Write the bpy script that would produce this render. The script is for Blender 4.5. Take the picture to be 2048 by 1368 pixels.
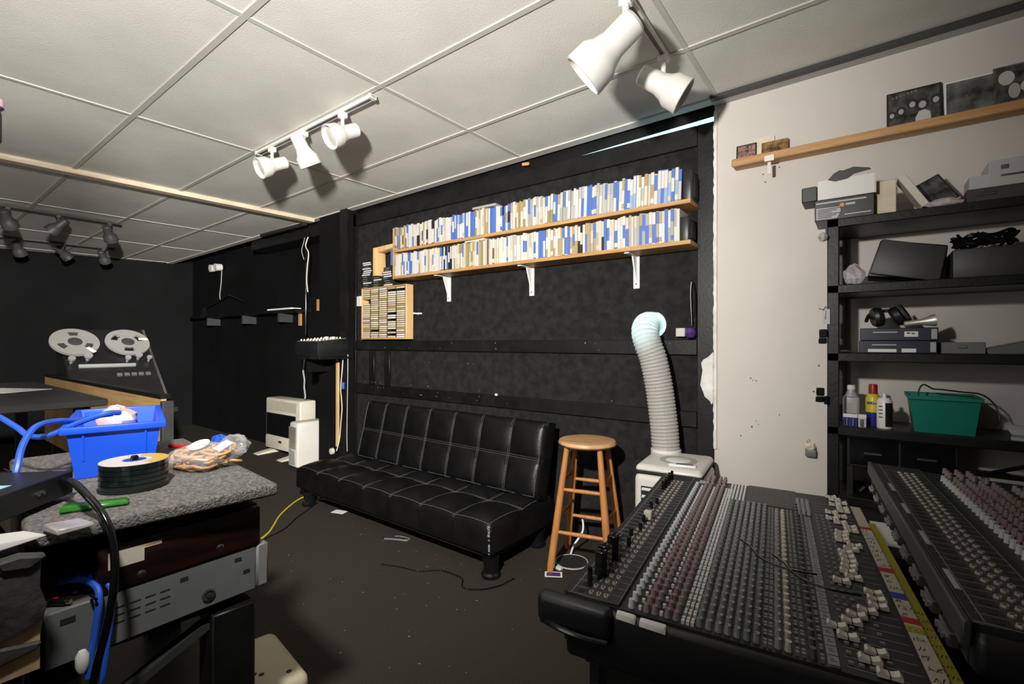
import bpy, bmesh, math, random
from mathutils import Vector, Matrix

for _o in list(bpy.data.objects):
    bpy.data.objects.remove(_o, do_unlink=True)
S = bpy.context.scene
C = S.collection
PI = math.pi
rnd = random.Random(7)

# ------------------------------------------------------------------ camera
cd = bpy.data.cameras.new('camera'); cam = bpy.data.objects.new('camera', cd); C.objects.link(cam)
cd.sensor_width = 36; cd.lens = 954.4/2048*36; cd.clip_start = 0.02; cd.clip_end = 60
_yaw, _pitch, _roll = 0.6366, 0.0029, 0.0021
_F = Vector((-math.sin(_yaw)*math.cos(_pitch), math.cos(_yaw)*math.cos(_pitch), math.sin(_pitch)))
_r = Vector((math.cos(_yaw), math.sin(_yaw), 0)); _u = _r.cross(_F)
_r = _r*math.cos(_roll)+_u*math.sin(_roll); _u = _r.cross(_F)
cam.matrix_world = Matrix(((_r.x, _u.x, -_F.x, 0), (_r.y, _u.y, -_F.y, 0), (_r.z, _u.z, -_F.z, 1.2), (0, 0, 0, 1)))
S.camera = cam

# ------------------------------------------------------------------ world, lights, exposure
w = bpy.data.worlds.new('world'); S.world = w; w.use_nodes = True
w.node_tree.nodes['Background'].inputs[0].default_value = (0.9, 0.95, 1.0, 1)
w.node_tree.nodes['Background'].inputs[1].default_value = 0.03
def lamp(name, kind, loc, energy, color, **kw):
    d = bpy.data.lights.new(name, kind); d.energy = energy; d.color = color
    for k, v in kw.items(): setattr(d, k, v)
    o = bpy.data.objects.new(name, d); C.objects.link(o); o.location = loc
    return o
key = lamp('work_lamp_light', 'SPOT', (-0.55, 0.0, 1.77), 520, (1.0, 0.965, 0.91), spot_size=math.radians(172), spot_blend=1.0, shadow_soft_size=0.045)
key.rotation_euler = Vector((-0.79, 0.57, 0.10)).to_track_quat('-Z', 'Y').to_euler()
# fall-off set softer than inverse-square to even out the brightness
key.data.use_nodes = True
_nt = key.data.node_tree; _em = _nt.nodes['Emission']
_lf = _nt.nodes.new('ShaderNodeLightFalloff'); _lf.inputs['Strength'].default_value = 1.0
_m1 = _nt.nodes.new('ShaderNodeMath'); _m1.operation = 'MULTIPLY'; _m1.inputs[1].default_value = 0.148*0.66
_m2 = _nt.nodes.new('ShaderNodeMath'); _m2.operation = 'MULTIPLY_ADD'; _m2.inputs[1].default_value = 0.385*0.34
_nt.links.new(_lf.outputs['Constant'], _m1.inputs[0]); _nt.links.new(_lf.outputs['Linear'], _m2.inputs[0])
_nt.links.new(_m1.outputs[0], _m2.inputs[2]); _nt.links.new(_m2.outputs[0], _em.inputs['Strength'])
fill = lamp('fill_light', 'AREA', (-1.8, -1.9, 1.5), 20, (1.0, 0.97, 0.93), shape='RECTANGLE', size=1.6, size_y=1.8)  # added fill from behind the camera, to lift the shadows
fill.rotation_euler = Vector((-0.25, 1, 0.05)).to_track_quat('-Z', 'Y').to_euler()
vs = S.view_settings
vs.view_transform = 'Standard'; vs.look = 'None'; vs.gamma = 1.0; vs.use_curve_mapping = False
vs.exposure = 0.0

# ------------------------------------------------------------------ materials
MATS = {}
def mat(name, col, rough=0.6, metal=0.0, var=0.0, scale=8.0, bump=0.0, bscale=None, spec=0.5, col2=None, emit=None, estr=1.0, trans=0.0, alpha=1.0, coat=0.0, stretch=None, detail=6.0, subsurf=0.0, translucent=None):
    if name in MATS: return MATS[name]
    m = bpy.data.materials.new(name); m.use_nodes = True
    nt = m.node_tree; N = nt.nodes; L = nt.links
    b = N['Principled BSDF']
    b.inputs['Base Color'].default_value = (*col, 1); b.inputs['Roughness'].default_value = rough
    b.inputs['Metallic'].default_value = metal; b.inputs['Specular IOR Level'].default_value = spec
    b.inputs['Transmission Weight'].default_value = trans; b.inputs['Alpha'].default_value = alpha
    b.inputs['Coat Weight'].default_value = coat
    if emit: b.inputs['Emission Color'].default_value = (*emit, 1); b.inputs['Emission Strength'].default_value = estr
    if var > 0 or bump > 0 or col2:
        tc = N.new('ShaderNodeTexCoord'); mp = N.new('ShaderNodeMapping')
        L.new(tc.outputs['Object'], mp.inputs['Vector'])
        if stretch: mp.inputs['Scale'].default_value = stretch
    if var > 0 or col2:
        n = N.new('ShaderNodeTexNoise'); n.inputs['Scale'].default_value = scale; n.inputs['Detail'].default_value = detail
        L.new(mp.outputs['Vector'], n.inputs['Vector'])
        r = N.new('ShaderNodeValToRGB'); L.new(n.outputs['Fac'], r.inputs['Fac'])
        c2 = col2 or tuple(min(1, c*(1+var)) for c in col); c1 = col if col2 else tuple(c*(1-var) for c in col)
        r.color_ramp.elements[0].color = (*c1, 1); r.color_ramp.elements[1].color = (*c2, 1)
        r.color_ramp.elements[0].position = 0.34; r.color_ramp.elements[1].position = 0.66
        L.new(r.outputs['Color'], b.inputs['Base Color'])
    if bump > 0:
        n2 = N.new('ShaderNodeTexNoise'); n2.inputs['Scale'].default_value = bscale or scale*4; n2.inputs['Detail'].default_value = 4
        L.new(mp.outputs['Vector'], n2.inputs['Vector'])
        bp = N.new('ShaderNodeBump'); bp.inputs['Strength'].default_value = bump; bp.inputs['Distance'].default_value = 0.01
        L.new(n2.outputs['Fac'], bp.inputs['Height']); L.new(bp.outputs['Normal'], b.inputs['Normal'])
    if translucent:
        tr = N.new('ShaderNodeBsdfTranslucent'); tr.inputs['Color'].default_value = (*translucent, 1)
        mx = N.new('ShaderNodeMixShader'); mx.inputs[0].default_value = 0.5
        out = N['Material Output']
        L.new(b.outputs[0], mx.inputs[1]); L.new(tr.outputs[0], mx.inputs[2]); L.new(mx.outputs[0], out.inputs['Surface'])
    MATS[name] = m
    return m

mat('ceiling_tile', (0.74, 0.72, 0.665), 0.95, bump=0.2, bscale=190, var=0.05, scale=3, spec=0.1)
mat('ceiling_tee', (0.55, 0.53, 0.485), 0.6, var=0.04, scale=5)
mat('batten', (0.60, 0.50, 0.37), 0.6, var=0.18, scale=6, stretch=(12, 1, 12))
mat('white_wall', (0.545, 0.51, 0.468), 0.75, var=0.04, scale=2.0, bump=0.03, bscale=40, spec=0.2)
mat('felt', (0.013, 0.0125, 0.0125), 0.95, col2=(0.022, 0.021, 0.021), scale=22, bump=0.6, bscale=120, spec=0.1)
mat('black_board', (0.006, 0.006, 0.006), 0.45, var=0.4, scale=9, bump=0.08, bscale=60, spec=0.3)
mat('black_wall', (0.004, 0.004, 0.0043), 0.8, var=0.35, scale=1.6, bump=0.08, bscale=30, spec=0.12)
mat('carpet', (0.030, 0.026, 0.0195), 0.95, col2=(0.058, 0.050, 0.039), scale=260, bump=0.7, bscale=420, spec=0.1)
mat('void', (0.01, 0.01, 0.01), 0.9)
mat('plaster', (0.55, 0.55, 0.51), 0.9, col2=(0.72, 0.71, 0.67), scale=14, bump=0.6, bscale=30)
mat('daylight', (0.1, 0.1, 0.1), 0.9, emit=(0.50, 0.86, 0.98), estr=1.6)
mat('daylight_strong', (0.1, 0.1, 0.1), 0.9, emit=(0.50, 0.88, 0.92), estr=45)
mat('pine', (0.38, 0.19, 0.065), 0.5, col2=(0.52, 0.30, 0.12), scale=4, stretch=(1, 14, 14))
mat('pine_light', (0.60, 0.36, 0.15), 0.5, col2=(0.72, 0.48, 0.22), scale=4, stretch=(6, 6, 1))
mat('white_metal', (0.75, 0.74, 0.71), 0.35)
mat('white_plastic', (0.62, 0.60, 0.55), 0.4, var=0.04, scale=6)
mat('cream_plastic', (0.60, 0.56, 0.47), 0.45, var=0.05, scale=5)
mat('cream_dark', (0.30, 0.275, 0.22), 0.6)
mat('black_plastic', (0.010, 0.010, 0.011), 0.4, var=0.2, scale=12, bump=0.04, bscale=300)
mat('black_gloss', (0.006, 0.006, 0.007), 0.12)
mat('black_matte', (0.009, 0.009, 0.009), 0.8)
mat('grey_plastic', (0.13, 0.135, 0.135), 0.5, var=0.08, scale=12, bump=0.05, bscale=200)
mat('grey_light', (0.36, 0.36, 0.35), 0.45)
mat('dark_grey', (0.035, 0.036, 0.036), 0.5, var=0.15, scale=14)
mat('steel', (0.62, 0.62, 0.60), 0.25, metal=1.0)
mat('aluminium', (0.70, 0.69, 0.66), 0.38, metal=0.65, var=0.05, scale=4)
mat('brass', (0.75, 0.55, 0.25), 0.25, metal=1.0)
mat('leather', (0.0042, 0.0042, 0.0045), 0.38, var=0.35, scale=10, bump=0.12, bscale=140, spec=0.32)
mat('stitch', (0.14, 0.14, 0.14), 0.7)
mat('oak', (0.42, 0.165, 0.045), 0.42, col2=(0.52, 0.23, 0.07), scale=5, stretch=(10, 10, 1), coat=0.15)
mat('oak_seat', (0.50, 0.27, 0.115), 0.4, col2=(0.64, 0.39, 0.19), scale=3.2, stretch=(1, 9, 1), coat=0.25)
mat('paper', (0.72, 0.71, 0.68), 0.8)
mat('card', (0.62, 0.55, 0.40), 0.8, var=0.08, scale=20)

# ------------------------------------------------------------------ mesh building
class MB:
    def __init__(s): s.v = []; s.f = []; s.mi = []; s.m = 0
    def face(s, pts):
        k = len(s.v); s.v += [tuple(p) for p in pts]; s.f.append(tuple(range(k, k+len(pts)))); s.mi.append(s.m); return s
    def hexa(s, p):
        k = len(s.v); s.v += [tuple(q) for q in p]
        for a in ((0, 3, 2, 1), (4, 5, 6, 7), (0, 1, 5, 4), (1, 2, 6, 5), (2, 3, 7, 6), (3, 0, 4, 7)):
            s.f.append(tuple(k+i for i in a)); s.mi.append(s.m)
        return s
    def box(s, x0, x1, y0, y1, z0, z1):
        return s.hexa([(x0, y0, z0), (x1, y0, z0), (x1, y1, z0), (x0, y1, z0), (x0, y0, z1), (x1, y0, z1), (x1, y1, z1), (x0, y1, z1)])
    def obox(s, c, sx, sy, sz, rz=0, rx=0, ry=0):
        Mx = Matrix.Translation(Vector(c)) @ Matrix.Rotation(rz, 4, 'Z') @ Matrix.Rotation(ry, 4, 'Y') @ Matrix.Rotation(rx, 4, 'X')
        return s.hexa([Mx @ Vector((x*sx/2, y*sy/2, z*sz/2)) for z in (-1, 1) for x, y in ((-1, -1), (1, -1), (1, 1), (-1, 1))])
    def frustum(s, b, t):                      # two rectangles (x0,x1,y0,y1,z)
        return s.hexa([(b[0], b[2], b[4]), (b[1], b[2], b[4]), (b[1], b[3], b[4]), (b[0], b[3], b[4]), (t[0], t[2], t[4]), (t[1], t[2], t[4]), (t[1], t[3], t[4]), (t[0], t[3], t[4])])
    def cyl(s, p0, p1, r0, r1=None, n=14, cap=True):
        r1 = r0 if r1 is None else r1
        p0 = Vector(p0); p1 = Vector(p1); d = (p1-p0).normalized()
        a = d.cross(Vector((0, 0, 1)));  a = Vector((1, 0, 0)) if a.length < 1e-4 else a.normalized()
        b = d.cross(a); k = len(s.v)
        for p, r in ((p0, r0), (p1, r1)):
            for i in range(n):
                t = 2*PI*i/n; s.v.append(tuple(p+a*r*math.cos(t)+b*r*math.sin(t)))
        for i in range(n):
            j = (i+1) % n; s.f.append((k+i, k+j, k+n+j, k+n+i)); s.mi.append(s.m)
        if cap:
            s.f.append(tuple(k+i for i in reversed(range(n)))); s.mi.append(s.m)
            s.f.append(tuple(k+n+i for i in range(n))); s.mi.append(s.m)
        return s
    def tube(s, pts, r, n=7, sub=0, closed=False):
        P = [Vector(p) for p in pts]
        if sub:
            Q = []
            m = len(P)
            for i in range(m-1):
                p0, p1, p2, p3 = P[max(i-1, 0)], P[i], P[i+1], P[min(i+2, m-1)]
                for j in range(sub):
                    t = j/sub
                    Q.append(0.5*((2*p1)+(p2-p0)*t+(2*p0-5*p1+4*p2-p3)*t*t+(3*p1-p0-3*p2+p3)*t**3))
            Q.append(P[-1]); P = Q
        k = len(s.v); m = len(P); up = Vector((0, 0, 1)); prev = None
        for i, p in enumerate(P):
            d = (P[min(i+1, m-1)]-P[max(i-1, 0)])
            d = d.normalized() if d.length > 1e-9 else Vector((0, 0, 1))
            if prev is None:
                a = d.cross(up); a = d.cross(Vector((1, 0, 0))) if a.length < 1e-3 else a
            else:
                a = prev-d*prev.dot(d)
                if a.length < 1e-5: a = d.cross(up)
            a.normalize(); prev = a; b = d.cross(a)
            rr = r(i/(m-1)) if callable(r) else r
            for q in range(n):
                t = 2*PI*q/n; s.v.append(tuple(p+a*rr*math.cos(t)+b*rr*math.sin(t)))
        for i in range(m-1):
            for q in range(n):
                j = (q+1) % n; s.f.append((k+i*n+q, k+i*n+j, k+(i+1)*n+j, k+(i+1)*n+q)); s.mi.append(s.m)
        s.f.append(tuple(k+q for q in reversed(range(n)))); s.mi.append(s.m)
        s.f.append(tuple(k+(m-1)*n+q for q in range(n))); s.mi.append(s.m)
        return s
    def lathe(s, prof, n=24, M=None, a0=0, a1=2*PI):
        k = len(s.v); m = len(prof); full = abs(a1-a0-2*PI) < 1e-6; nn = n if full else n+1
        for r, z in prof:
            for i in range(nn):
                t = a0+(a1-a0)*i/n; p = Vector((r*math.cos(t), r*math.sin(t), z))
                s.v.append(tuple(M @ p if M else p))
        for q in range(m-1):
            for i in range(n):
                j = (i+1) % nn
                s.f.append((k+q*nn+i, k+q*nn+j, k+(q+1)*nn+j, k+(q+1)*nn+i)); s.mi.append(s.m)
        return s
    def prism(s, out, z0, z1, M=None):          # outline in xy extruded in z
        k = len(s.v); n = len(out)
        for z in (z0, z1):
            for x, y in out:
                p = Vector((x, y, z)); s.v.append(tuple(M @ p if M else p))
        for i in range(n):
            j = (i+1) % n; s.f.append((k+i, k+j, k+n+j, k+n+i)); s.mi.append(s.m)
        s.f.append(tuple(k+i for i in reversed(range(n)))); s.mi.append(s.m)
        s.f.append(tuple(k+n+i for i in range(n))); s.mi.append(s.m)
        return s
    def grid(s, fn, nu, nv):
        k = len(s.v)
        for i in range(nu+1):
            for j in range(nv+1): s.v.append(tuple(fn(i/nu, j/nv)))
        for i in range(nu):
            for j in range(nv):
                a = k+i*(nv+1)+j; s.f.append((a, a+nv+1, a+nv+2, a+1)); s.mi.append(s.m)
        return s
    def mesh(s, name, mats, smooth=False, bevel=0.0, seg=2, weld=False):
        me = bpy.data.meshes.new(name); me.from_pydata(s.v, [], s.f)
        for q in (mats if isinstance(mats, (list, tuple)) else [mats]): me.materials.append(MATS[q] if isinstance(q, str) else q)
        me.polygons.foreach_set('material_index', s.mi)
        bm = bmesh.new(); bm.from_mesh(me)
        if weld: bmesh.ops.remove_doubles(bm, verts=bm.verts, dist=1e-5)
        bmesh.ops.recalc_face_normals(bm, faces=bm.faces)
        if bevel > 0:
            es = [e for e in bm.edges if len(e.link_faces) == 2 and e.calc_face_angle(0) > 0.6]
            bmesh.ops.bevel(bm, geom=es, offset=bevel, segments=seg, affect='EDGES', profile=0.5, clamp_overlap=True)
        bm.to_mesh(me); bm.free()
        if smooth or bevel > 0:
            me.polygons.foreach_set('use_smooth', [True]*len(me.polygons)); me.set_sharp_from_angle(angle=math.radians(38))
        me.update(); return me
def link(name, me, parent=None, loc=(0, 0, 0), rot=(0, 0, 0)):
    o = bpy.data.objects.new(name, me); C.objects.link(o); o.parent = parent
    o.location = loc; o.rotation_euler = rot
    return o
def part(name, mb, mats, parent, loc=(0, 0, 0), rot=(0, 0, 0), label=None, kind=None, **kw):
    o = link(name, mb.mesh(name, mats, **kw) if isinstance(mb, MB) else mb, parent, loc, rot)
    if label: o['label'] = label
    if kind: o['kind'] = kind
    return o
def thing(name, label, cat, loc=(0, 0, 0), rz=0.0, group=None, rot=None):
    o = bpy.data.objects.new(name, None); C.objects.link(o); o.location = loc; o.empty_display_size = 0.05
    o.rotation_euler = rot if rot else (0, 0, rz)
    o['label'] = label; o['category'] = cat
    if group: o['group'] = group
    return o
def single(name, mb, mats, label, cat, loc=(0, 0, 0), rz=0.0, group=None, rot=None, **kw):
    o = link(name, mb.mesh(name, mats, **kw) if isinstance(mb, MB) else mb, None, loc, rot if rot else (0, 0, rz))
    o['label'] = label; o['category'] = cat
    if group: o['group'] = group
    return o
def struct(name, mb, mats, parent=None, label=None, **kw):
    o = link(name, mb.mesh(name, mats, **kw) if isinstance(mb, MB) else mb, parent)
    if parent is None: o['kind'] = 'structure'
    if label: o['label'] = label
    return o
def ordinal(n):
    w = ['', 'first', 'second', 'third', 'fourth', 'fifth', 'sixth', 'seventh', 'eighth', 'ninth', 'tenth', 'eleventh', 'twelfth']
    return w[n] if n < len(w) else str(n)+('th' if 10 <= n % 100 <= 20 else {1: 'st', 2: 'nd', 3: 'rd'}.get(n % 10, 'th'))
def text_mesh(txt, size, matname, depth=0.0004, bold=0.0):
    c = bpy.data.curves.new('lettering', 'FONT'); c.body = txt; c.size = size; c.extrude = depth; c.align_x = 'CENTER'; c.align_y = 'CENTER'; c.offset = bold
    o = bpy.data.objects.new('tmp_text', c); C.objects.link(o)
    dg = bpy.context.evaluated_depsgraph_get(); me = bpy.data.meshes.new_from_object(o.evaluated_get(dg))
    bpy.data.objects.remove(o); bpy.data.curves.remove(c); me.materials.clear(); me.materials.append(MATS[matname]); me.name = 'lettering'
    return me

# ================================================================== THE ROOM
D = 2.62                                   # couch wall plane
def cz(x, y): return 2.402+0.015*x+0.0184*y    # the hung ceiling is a little out of level
XL, XR, YB, YR = -8.08, 2.3, -2.0, 2.86

struct('floor', MB().box(XL-.2, XR+.2, YB-.2, YR+.2, -0.1, 0), 'carpet')
struct('wall_left', MB().hexa([(-8.5, YB-.2, 0), (-8.45, YB-.2, 0), (-7.95, YR, 0), (-8.15, YR, 0), (-8.5, YB-.2, 2.7), (-8.45, YB-.2, 2.7), (-7.95, YR, 2.7), (-8.15, YR, 2.7)]), 'black_wall')
struct('wall_front', MB().box(XL-.5, XR+.2, YB-.2, YB, 0, 2.7), 'white_wall')
struct('wall_end', MB().box(XR, XR+.2, YB, YR, 0, 2.7), 'white_wall')
struct('wall_recess', MB().box(-8.2, -4.2, YR-.01, YR+.2, 0, 2.7), 'black_wall')

# couch wall: felt panel framed by black boards, with a hole for the exhaust hose and a slit of window at the top
wb = MB()
HX, HZ, HR = -0.955, 1.305, 0.075
n = 24
ring = [(HX+HR*math.cos(2*PI*i/n), HZ+HR*math.sin(2*PI*i/n)) for i in range(n)]
bx = (-1.15, -0.76, 1.12, 1.49)
def wrect(x0, x1, z0, z1): wb.face([(x0, D, z0), (x1, D, z0), (x1, D, z1), (x0, D, z1)])
PX0, PX1 = -3.78, -0.625
wrect(PX0, bx[0], 0, 2.35); wrect(bx[1], PX1, 0, 2.35); wrect(bx[0], bx[1], 0, bx[2]); wrect(bx[0], bx[1], bx[3], 2.35)
def sq(t):
    c, s_ = math.cos(t), math.sin(t); k = 1/max(abs(c), abs(s_))
    cx, cy = (bx[0]+bx[1])/2, (bx[2]+bx[3])/2
    return (cx+c*k*(bx[1]-bx[0])/2, D, cy+s_*k*(bx[3]-bx[2])/2)
for i in range(n):
    j = (i+1) % n; a, b = ring[i], ring[j]
    wb.face([sq(2*PI*i/n), sq(2*PI*(i+1)/n), (b[0], D, b[1]), (a[0], D, a[1])])
    wb.face([(a[0], D, a[1]), (b[0], D, b[1]), (b[0], D+.1, b[1]), (a[0], D+.1, a[1])])
wback = struct('wall_back', wb, 'felt')
mbk = MB()
mbk.box(PX0, PX1, D+.1, D+.14, 0, 1.1); mbk.box(PX0, PX1, D+.1, D+.14, 1.5, 2.33)
mbk.box(PX0, -1.4, D+.1, D+.14, 1.1, 1.5); mbk.box(-.6, PX1, D+.1, D+.14, 1.1, 1.5)
struct('backing', mbk, 'void', wback)
for nm, a in (('rail', (-3.75, -0.71, D-.022, D, 1.14, 1.222)), ('rail', (-3.75, -0.71, D-.022, D, .757, .840)),
              ('rail', (-3.75, -0.71, D-.02, D, 2.245, 2.352)),
              ('stile', (-0.71, PX1, D-.02, D, 0, 2.352)), ('stile', (-3.78, -3.66, D-.02, D, 0, 2.36)),
              ('batten', (-3.475, -3.405, D-.018, D, .84, 1.14)), ('batten', (-3.27, -3.20, D-.018, D, .84, 1.14))):
    b = MB().box(*a); struct(nm, b, 'black_board', wback, bevel=.003, seg=1)
# scuffs and staples that catch the light on the boards
sc = MB()
for i in range(46):
    x = rnd.uniform(-3.6, -.8); z = rnd.choice((1.2, 1.16, .82, .79, .86, 1.05)); s_ = rnd.uniform(.002, .005)
    sc.box(x, x+s_, D-.0235, D-.022, z, z+s_*rnd.uniform(.5, 1.6))
struct('scuffs', sc, 'grey_light', wback)['kind'] = 'stuff'

# white wall to the right and the torn edge where its face starts
ww = MB().box(PX1, XR, D-.012, D+.2, 0, 2.7)
wwhite = struct('wall_right', ww, 'white_wall')
ed = MB(); pr = None
r2 = random.Random(3)
pts = [(-0.625-r2.uniform(.0, .005), z*0.02) for z in range(33, 121)]
for (xa, za), (xb, zb) in zip(pts[:-1], pts[1:]):
    ed.hexa([(xa, D-.024, za), (-.612, D-.024, za), (-.612, D-.011, za), (xa, D-.011, za), (xb, D-.024, zb), (-.612, D-.024, zb), (-.612, D-.011, zb), (xb, D-.011, zb)])
struct('torn_edge', ed, 'plaster', wwhite)
pl = MB()
out = [(-.627, 1.16), (-.640, 1.145), (-.655, 1.13), (-.676, 1.118), (-.688, 1.10), (-.681, 1.06), (-.687, 1.02), (-.692, .985), (-.678, .95), (-.670, .925), (-.655, .912), (-.645, .905), (-.636, .885), (-.627, .90)]
M_ = Matrix(((1, 0, 0, 0), (0, 0, 1, 0), (0, 1, 0, 0), (0, 0, 0, 1)))
pl.prism(out, D-.030, D-.018, M_)
struct('torn_plaster', pl, 'plaster', wwhite, bevel=.002, seg=1)
# nail holes and marks on the white wall
nh = MB()
for x, z in ((-.445, 1.02), (-.43, 1.018), (-.455, 1.03), (-.43, .82), (-.42, .805), (-.45, .79), (-.33, .86), (-.17, 1.10), (-.19, .98), (-.62, 1.24), (-.4, 2.03), (-.33, 2.05), (-.39, 1.99), (-.5, .74)):
    nh.cyl((x, D-.0135, z), (x, D-.011, z), r2.uniform(.002, .0045), n=7)
struct('nail_holes', nh, 'dark_grey', wwhite)['kind'] = 'stuff'

# a strip of window left open above the felt panel, and the window the hose runs to
struct('window_1', MB().hexa([(-1.5, D+.012, 2.34), (-.63, D+.012, 2.34), (-.63, D+.016, 2.34), (-1.5, D+.016, 2.34), (-1.5, D+.012, 2.362), (-.63, D+.012, 2.39), (-.63, D+.016, 2.39), (-1.5, D+.016, 2.362)]), 'daylight')
struct('header', MB().box(PX0, PX1, D+.017, D+.06, 2.34, 2.5), 'black_board', wback)
struct('window_2', MB().box(-1.3, -.62, D+.30, D+.305, 1.05, 1.55), 'daylight_strong')

# column with the soffit
col = struct('wall_column', MB().box(-4.15, -3.70, 2.545, YR, 0, 2.62), 'black_wall')
struct('soffit', MB().box(-5.66, -4.15, 2.62, YR, 2.255, 2.62), 'black_board', col, bevel=.004, seg=1)
struct('corner_board', MB().box(-3.80, -3.69, 2.53, 2.546, 0, 2.40), 'black_board', col)

# ---- hung ceiling: tiles and tees, each its own piece
ceil = struct('ceiling', MB().hexa([(XL-.6, YB-.2, cz(XL, YB)+.06), (XR, YB-.2, cz(XR, YB)+.06), (XR, YR+.2, cz(XR, YR)+.06), (XL-.6, YR+.2, cz(XL, YR)+.06), (XL-.6, YB-.2, 2.75), (XR, YB-.2, 2.75), (XR, YR+.2, 2.75), (XL-.6, YR+.2, 2.75)]), 'void')
xa, y2 = -1.82, 1.4247
xs = [xa+1.22*k for k in range(-6, 4)]; ys = [y2+.61*k for k in range(-6, 2)]+[2.545]
tilt = Matrix(((1, 0, 0, 0), (0, 1, 0, 0), (.015, .0184, 1, 0), (0, 0, 0, 1)))
def slab(x0, x1, y0, y1, d0, d1):
    m = MB(); m.hexa([(x, y, cz(x, y)+d) for d in (d0, d1) for x, y in ((x0, y0), (x1, y0), (x1, y1), (x0, y1))]); return m
ti = random.Random(11)
for i in range(len(xs)-1):
    for j in range(len(ys)-1):
        x0, x1, ya, yb = xs[i]+.004, xs[i+1]-.004, ys[j]+.004, ys[j+1]-.004
        cxm, cym = (x0+x1)/2, (ya+yb)/2
        sag = ti.uniform(0, .006)
        m = MB()
        def fn(u, v, lo):
            x = x0+(x1-x0)*u-cxm; y = ya+(yb-ya)*v-cym
            return (x, y, (-sag*math.sin(PI*u)*math.sin(PI*v) if lo else .016)+.015*x+.0184*y)
        m.grid(lambda u, v: fn(u, v, True), 6, 4)
        m.face([fn(0, 0, 0), fn(1, 0, 0), fn(1, 1, 0), fn(0, 1, 0)])
        o = struct('ceiling_tile', m, 'ceiling_tile', ceil, smooth=True); o.location = (cxm, cym, cz(cxm, cym)+.004)
for x in xs:
    if abs(x-(xa-2.44)) < .01: continue
    for j in range(len(ys)-1):
        struct('cross_tee', slab(x-.011, x+.011, ys[j]+.012, ys[j+1]-.012, -.0002, .012), 'ceiling_tee', ceil)
for y in ys[:-1]:
    struct('main_tee', slab(xs[0], xs[-1], y-.0125, y+.0125, -.0015, .012), 'ceiling_tee', ceil)
struct('wall_angle', slab(-8.0, PX1, 2.535, 2.60, -.004, .010), 'ceiling_tee', ceil)
struct('wall_angle', slab(PX1, XR, 2.55, 2.61, -.012, .010), 'grey_light', ceil)
struct('wall_angle', slab(PX1, XR, 2.51, 2.545, -.014, .010), 'dark_grey', ceil)
bx_ = xa-2.44
struct('batten', slab(bx_-.035, bx_+.035, YB, 2.54, -.030, .004), 'batten', ceil)

struct('torn_wood_chip', MB().obox((-1.80, 2.585, 2.385), .05, .03, .02, .3, .4), 'pine', wback, bevel=.004, seg=1)

# ================================================================== FUTON COUCH
t = thing('futon_couch', 'long black leatherette futon couch with grey double stitching', 'couch', (-3.40, 1.905, 0), -0.018)
LEN, DEP = 1.885, 0.60
def pillow(u, nu, v, nv):
    a = abs(math.sin(PI*u*nu)); b = abs(math.sin(PI*v*nv))
    return (a**.6)*(b**.6)
base = MB().box(.02, LEN-.02, .03, DEP, .095, .16)
part('base_frame', base, 'black_matte', t, bevel=.006, seg=1)
def cushion(name, L0, dep, th, nx, ny, puff):
    m = MB()
    r_ = .035
    def top(u, v):
        x = L0*u; y = dep*v
        e = min(x, L0-x, y, dep-y); k = min(1, max(0, e/r_)); k = math.sqrt(max(0, 1-(1-k)**2))
        return (x, y, th-r_*(1-k)*.75+puff*pillow(u, nx, v, ny)*k*k)
    us = 84; vs_ = 28
    m.grid(top, us, vs_)
    # skirt
    k0 = len(m.v)
    def side(p, q):
        a = top(*p); b = top(*q); m.face([a, (a[0], a[1], 0), (b[0], b[1], 0), b])
    for i in range(us):
        side((i/us, 0), ((i+1)/us, 0)); side(((i+1)/us, 1), (i/us, 1))
    for j in range(vs_):
        side((0, (j+1)/vs_), (0, j/vs_)); side((1, j/vs_), (1, (j+1)/vs_))
    m.face([(0, 0, 0), (0, dep, 0), (L0, dep, 0), (L0, 0, 0)])
    st = MB()
    def seam(p, q, off, n=40):
        for o_ in (-.006, .006):
            pts = []
            for i in range(n+1):
                f_ = i/n; u = p[0]+(q[0]-p[0])*f_+(o_/L0 if off == 'x' else 0); v = p[1]+(q[1]-p[1])*f_+(o_/dep if off == 'y' else 0)
                u = min(.999, max(.001, u)); v = min(.999, max(.001, v))
                a = top(u, v); pts.append((a[0], a[1], a[2]+.0008))
            st.tube(pts, .0007, n=4)
    for i in range(1, nx): seam((i/nx, .01), (i/nx, .99), 'x')
    for j in range(1, ny): seam((.01, j/ny), (.99, j/ny), 'y', 90)
    ed = [top(.012+.976*i/80, .03) for i in range(81)]
    st.tube([(a[0], a[1], a[2]+.001) for a in ed], .001, n=4)
    for uu in (.012, .988):
        ed = [top(uu, .03+.94*i/40) for i in range(41)]; st.tube([(a[0], a[1], a[2]+.001) for a in ed], .001, n=4)
    return m, st
m, st = cushion('seat', LEN, DEP, .145, 7, 2, .042)
o = part('seat_cushion', m, 'leather', t, (0, 0, .13), smooth=True, weld=True)
part('stitching', st, 'stitch', o)
m, st = cushion('back', LEN-.15, .45, .105, 7, 2, .020)
o = part('backrest', m, 'leather', t, (.145, .515, .275), (math.radians(76), 0, 0), smooth=True, weld=True)
part('stitching', st, 'stitch', o)
for x, y in ((.09, .05), (LEN-.035, .045), (.09, .50), (LEN-.06, .50)):
    leg = MB().lathe([(0, 0), (.046, 0), (.050, .008), (.050, .018), (.040, .028), (.038, .06), (.044, .105), (0, .105)], 24)
    part('leg', leg, 'black_gloss', t, (x, y, 0), smooth=True)
wear = MB()
for k in range(26):
    z = rnd.uniform(.13, .27); wear.box(LEN-.012-rnd.uniform(0, .008), LEN-.004, -.001, -.0004, z, z+rnd.uniform(.002, .008))
part('wear_marks', wear, 'grey_light', t, kind='stuff')

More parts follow.
